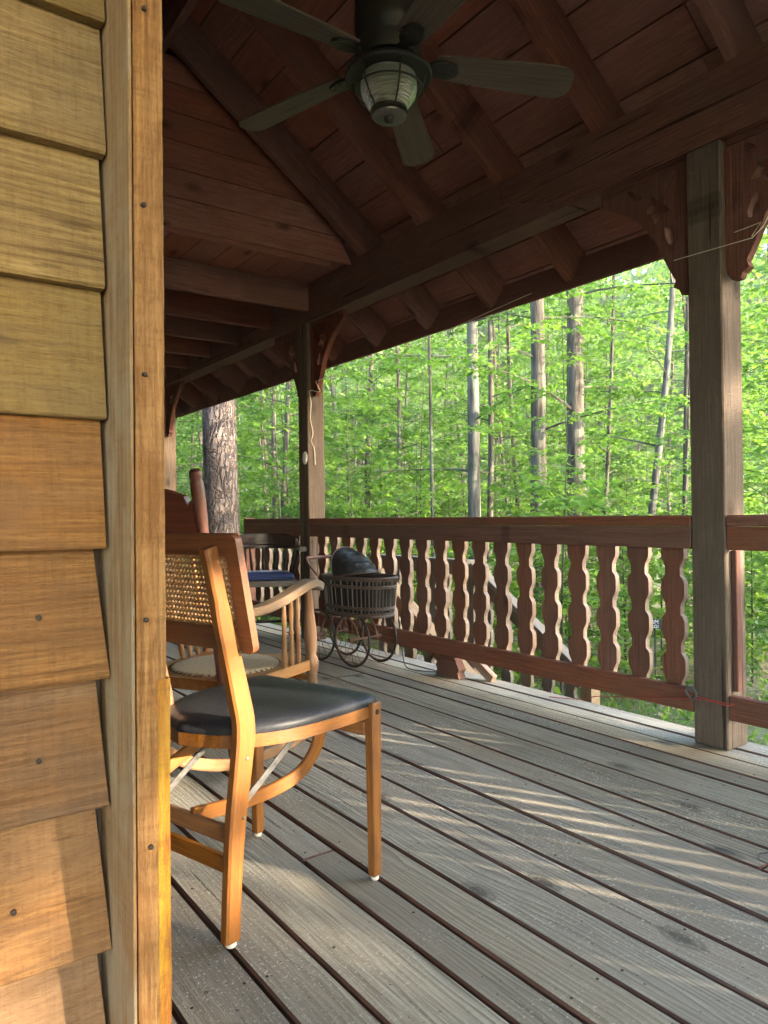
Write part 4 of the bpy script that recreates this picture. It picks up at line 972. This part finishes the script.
def put_tree(meshes, x, y, rz, sc_=1.0, label='', group=None, cat='tree', name='tree', tilt=(0, 0)):
    o = empty(name, (x, y, gz(x, y)), rz, label=label, cat=cat, group=group)
    o.scale = (sc_,) * 3; o.rotation_euler = (tilt[0], tilt[1], rz)
    for nm, me in zip(('trunk', 'crown'), meshes):
        c = bpy.data.objects.new(nm, me); col.objects.link(c); c.parent = o
    return o
nfig = 0
# trunks one can tell apart through the railing opening: (x, y, radius, height, crown start, bark, label, tilt)
named = [
    (7.48, 8.17, .105, 15, 3.6, 'barkpale', 'pale grey trunk left of the brown leaning one', (0, 0), .04),
    (7.95, 8.45, .055, 12, 3.8, 'bark', 'thin brown leaning trunk close beside the pale grey trunk', (0, .05), .08),
    (7.13, 6.59, .112, 15, 4.2, 'bark', 'mottled brown straight trunk between the leaning pair and the thickest straight trunk', (0, -.03), .05),
    (7.97, 6.60, .135, 15.5, 4.5, 'bark', 'thick straight dark trunk standing left of the curved pale sapling', (0, -.01), .03),
    (9.8, 7.74, .036, 12, 3.5, 'barkdark', 'slender dark trunk just right of the thick straight trunk', (.0, .07), .1),
    (8.55, 6.15, .056, 11, 4.0, 'barkpale', 'curved pale sapling trunk leaning left of the grey post', (.03, .10), .26),
    (10.98, 6.91, .05, 12, 3.5, 'barkdark', 'dark narrow trunk just left of the grey post', (0, 0), .08),
    (5.71, 6.98, .025, 8, 1.6, 'barkdark', 'spindly sapling with level twigs right of the baby carriage post', (0, 0), .08),
    (9.4, 6.1, .022, 9, 3.0, 'barkdark', 'thin leaning sapling between the thick trunk and the curved one', (.03, .12), .08)]
for i, (x, y, r0, H, c0, bk, lab, tl2, bend) in enumerate(named):
    ms = tree_meshes(40 + i, H, r0, c0 * .62, 22 if H > 9 else 20, 1.9 if H > 9 else 1.3, .075, M['leaf'] if i % 2 else M['leaf2'], M[bk], 0, bend, 1.0)
    put_tree(ms, x, y, rng.uniform(0, .3), 1, lab, None, 'tree', 'tree', tl2)
pine_ms = tree_meshes(90, 15, .25, 7.5, 26, 2.4, .10, M['leaf2'], M['pine'], 0, .03, .8)
put_tree(pine_ms, 3.91, 9.12, 0, 1, 'massive pine trunk with plated bark behind the rocking chair', None, 'tree', 'pine_tree')
pm2 = tree_meshes(91, 15, .24, 7.5, 20, 2.4, .10, M['leaf2'], M['barkpale'], 0, .03, .7)
put_tree(pm2, 4.05, 12.4, 1, 1, 'grey trunk beside the farthest porch post, past the big pine', None, 'tree', 'tree')
# saplings of the understorey and the woods behind: a few kinds, many copies
saps = [tree_meshes(100 + i, 4.2 + i * .5, .014, .5, 26, 1.25, (.085, .07, .095, .075)[i], M['leaf' if i % 2 else 'leaf2'], M['barkdark'], .02, .12, 1.15) for i in range(4)]
mids = [tree_meshes(120 + i, 11 + i, .052, 1.3, 46, 2.2, .088, M['leaf' if i % 2 else 'leaf2'], M['bark' if i < 2 else 'barkdark'], .01, .12, 1.1) for i in range(4)]
fars = [tree_meshes(140 + i, 13.5 + i, .085, 1.0, 54, 3.6, .165, M['leaf_hazed'], M['bark' if i else 'barkpale'], 0, .15, .75) for i in range(3)]
for c in range(30):
    pass
sp_rng = random.Random(21)
def scatter(n, dmin, dmax, a0, a1, mn, avoid):
    out = []; tries = 0
    while len(out) < n and tries < 9000:
        tries += 1
        a = R(sp_rng.uniform(a0, a1)); d = math.sqrt(sp_rng.uniform(dmin ** 2, dmax ** 2)); x, y = d * math.sin(a), d * math.cos(a)
        if x < 4.9 and y < 11.5: continue
        if all(math.hypot(x - p[0], y - p[1]) > mn for p in out + avoid): out.append((x, y))
    return out
trunks = [(t_[0], t_[1]) for t_ in named] + [(3.91, 9.12), (4.05, 12.4)]
s1 = scatter(36, 8.0, 15, 2, 65, 1.1, trunks)
for i, (x, y) in enumerate(s1):
    put_tree(saps[i % 4], x, y, sp_rng.uniform(0, 6.28), sp_rng.uniform(.7, 1.15), 'slim leafy sapling of the understorey beyond the porch railing', 'understorey saplings', 'sapling', 'sapling')
s2 = scatter(48, 11.5, 24, -4, 66, 1.6, trunks)
for i, (x, y) in enumerate(s2):
    put_tree(mids[i % 4], x, y, sp_rng.uniform(0, 6.28), sp_rng.uniform(.8, 1.15), 'bright green forest tree well beyond the porch railing', 'forest trees beyond the railing', 'tree', 'forest_tree')
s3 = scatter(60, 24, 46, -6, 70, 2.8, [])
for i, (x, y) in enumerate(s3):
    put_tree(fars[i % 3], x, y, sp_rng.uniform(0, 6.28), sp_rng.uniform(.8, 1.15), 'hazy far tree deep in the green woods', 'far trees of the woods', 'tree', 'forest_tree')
shrubs = [tree_meshes(180 + i, 1.7 + .3 * i, .016, .12, 30, .95, .085, M['leaf' if i % 2 else 'leaf2'], M['barkdark'], .02, .08, 1.2) for i in range(3)]
s5 = scatter(40, 7.2, 15, 6, 66, .85, trunks)
for i, (x, y) in enumerate(s5):
    put_tree(shrubs[i % 3], x, y, sp_rng.uniform(0, 6.28), sp_rng.uniform(.7, 1.2), 'low leafy shrub growing under the trees beyond the balusters', 'shrubs under the trees', 'shrub', 'shrub')
# the far wood that reads as one mass
nr = np.random.default_rng(5); n = 110000
a = np.radians(nr.uniform(-12, 82, n)); d = nr.uniform(48, 70, n); z = nr.uniform(-1, 18, n) ; keep = nr.random(n) < (1.1 - .4 * (z / 18)); a, d, z = a[keep], d[keep], z[keep]; n = len(a)
cl = np.sin(a * 60 + z * .5) * .15 + np.sin(d * .9 + z * .8) * .15
pos = np.stack([d * np.sin(a), d * np.cos(a), z - .5], 1); th = nr.uniform(0, 6.28, n); dirs = np.stack([np.cos(th), np.sin(th), nr.normal(0, .9, n)], 1)
me = leaf_mesh('far_woods', pos, dirs, np.full(n, .9), M['leaf_hazed'], nr, 2.5, .8, rnd=np.clip(.6 + cl + nr.normal(0, .15, n), 0, 1))
o = bpy.data.objects.new('far_woods', me); col.objects.link(o); tag(o, 'soft mass of distant green woods behind all the trees', 'woods', kind='stuff')
# grass and low plants on the forest floor
n = 26000; a = np.radians(nr.uniform(-5, 85, n)); d = 3.2 + 22 * nr.random(n) ** 1.6
x, y = d * np.sin(a), d * np.cos(a); keep = (x > 2.95) & ~((x < 4.2) & (y > 2.9) & (y < 5.8)); x, y = x[keep], y[keep]; n = len(x)
dens = np.sin(x * .9) * np.sin(y * .8 + 1) + nr.normal(0, .5, n); keep = dens > -.25; x, y = x[keep], y[keep]; n = len(x)
z = np.array([gz(p, q) for p, q in zip(x, y)]) + .01; th = nr.uniform(0, 6.28, n)
me = leaf_mesh('grass', np.stack([x, y, z], 1), np.stack([np.cos(th) * .6, np.sin(th) * .6, nr.uniform(.5, 1.6, n)], 1), np.full(n, .11), M['leaf'], nr, .5, .22)
o = bpy.data.objects.new('grass', me); col.objects.link(o); tag(o, 'short green grass and low plants on the forest floor', 'grass', kind='stuff')
n = 9000; a = np.radians(nr.uniform(-5, 85, n)); d = 3.2 + 14 * nr.random(n) ** 1.3; x, y = d * np.sin(a), d * np.cos(a); keep = x > 2.95; x, y = x[keep], y[keep]; n = len(x)
z = np.array([gz(p, q) for p, q in zip(x, y)]) + nr.uniform(.006, .02, n); th = nr.uniform(0, 6.28, n)
M['litter'] = leafmat('dry_leaf_litter', (.10, .065, .035), (.22, .16, .09), (.34, .28, .18), .15)
me = leaf_mesh('leaf_litter', np.stack([x, y, z], 1), np.stack([np.cos(th), np.sin(th), np.full(n, .18)], 1), np.full(n, .07), M['litter'], nr, .35, .6)
o = bpy.data.objects.new('leaf_litter', me); col.objects.link(o); tag(o, 'dry tan leaf litter strewn over the forest floor', 'leaf litter', kind='stuff')
# unseen trees added behind the camera to block and break up the low sun
thick = [tree_meshes(160 + i, 6.5 + i * .6, .07, .7, 84, 2.4, .13, M['leaf'], M['bark'], 0, .1, 1.1) for i in range(2)]
s4 = []
for row in range(3):
    for k in range(9):
        t_ = -6.7 + k * 1.5 + row * .5; d_ = 13.0 + row * 2.6                       # t_: metres to the side of the sun line through the open deck
        if -2.5 < t_ < .86: continue
        s4.append((1.8 + .47 * d_ + .88 * t_, 1.1 - .88 * d_ + .47 * t_))
over = tree_meshes(170, 8.2, .08, 5.2, 46, 1.5, .12, M['leaf'], M['bark'], 0, .05, 1.2)  # added; crown set high to shade the chairs and pass streaks below
for k_ in (-.75, .3):
    d_ = 14.0; put_tree(over, 1.8 + .47 * d_ + .88 * k_, 1.1 - .88 * d_ + .47 * k_, k_, 1, 'unseen high crowned tree added behind the photographer to shade the chairs', 'added high crowned trees shading the porch', 'tree', 'forest_tree')
for i_, k_ in enumerate((-.55, .05, .6)):  # added saplings that dapple the sun streaks
    d_ = 12.2 + .7 * i_; put_tree(saps[i_ % 4], 1.8 + .47 * d_ + .88 * k_, 1.1 - .88 * d_ + .47 * k_, i_ * 2.1, 1.12, 'unseen thin sapling added behind the photographer to break up the low sun', 'added thin saplings dappling the low sun', 'sapling', 'sapling')
for i_, k_ in enumerate((-2.5, -1.9, -1.35, -.85)):  # added; heights set to stop sun on the deck, not the corner
    d_ = 13.6 + .5 * (i_ % 2); put_tree(thick[i_ % 2], 1.8 + .47 * d_ + .88 * k_, 1.1 - .88 * d_ + .47 * k_, k_, (.75, .86, .74, .69)[i_], 'unseen short bushy tree added behind the photographer to keep low sun off the deck', 'added short bushy trees blocking the low sun', 'tree', 'forest_tree')
for i, (x, y) in enumerate(s4):
    put_tree(thick[i % 2], x, y, i * 1.3, 1 + .12 * (i % 3), 'unseen leafy tree added behind the photographer to block the low sun', 'added trees blocking the low sun', 'tree', 'forest_tree')
# small dark sign on the spindly trunk in the woods
sg = empty('small_sign', (6.15, 4.21, -.17), 0, label='tiny dark sign with pale capitals out among the trees', cat='sign')
fwd = Vector((6.15, 4.21, 0)).normalized(); sg.rotation_euler = (0, 0, math.atan2(fwd.y, fwd.x) - math.pi / 2)
mb = MB(); mb.box((0, 0, .0), (.115, .012, .09), None, 0, .002); mb.build('board', M['signplate'], sg)
mb = MB(); mb.box((0, .016, -.42), (.018, .016, .90), None, 2); mb.build('stake', M['barkdark'], sg)
for txt, z_, s_ in (('RM', .003, .052), ('RGI', -.038, .044)):
    cu = bpy.data.curves.new('sign_text', 'FONT'); cu.body = txt; cu.size = s_; cu.align_x = 'CENTER'; cu.extrude = .002
    t_ = bpy.data.objects.new('sign_text', cu); col.objects.link(t_); dg = bpy.context.evaluated_depsgraph_get()
    me = bpy.data.meshes.new_from_object(t_.evaluated_get(dg)); bpy.data.objects.remove(t_); me.materials.append(M['signletter'])
    o = bpy.data.objects.new('lettering', me); col.objects.link(o); o.parent = sg; o.location = (0, -.0085, z_); o.rotation_euler = (R(90), 0, 0)

# the air of the woods: thin even haze round the whole place
hz_m = bpy.data.materials.new('thin_haze'); hz_m.use_nodes = True; n = hz_m.node_tree; n.nodes.clear()
out = n.nodes.new('ShaderNodeOutputMaterial'); pv = n.nodes.new('ShaderNodeVolumePrincipled'); pv.inputs['Density'].default_value = .0011
pv.inputs['Color'].default_value = (.86, .93, .95, 1); pv.inputs['Anisotropy'].default_value = .2; n.links.new(pv.outputs[0], out.inputs['Volume'])
mb = MB(); mb.box((25, 25, 8.6), (352.3, 352.7, 22), None, 0, .001); hz = mb.build('haze', hz_m); tag(hz, 'thin pale haze hanging in the air of the woods', 'haze', kind='stuff')
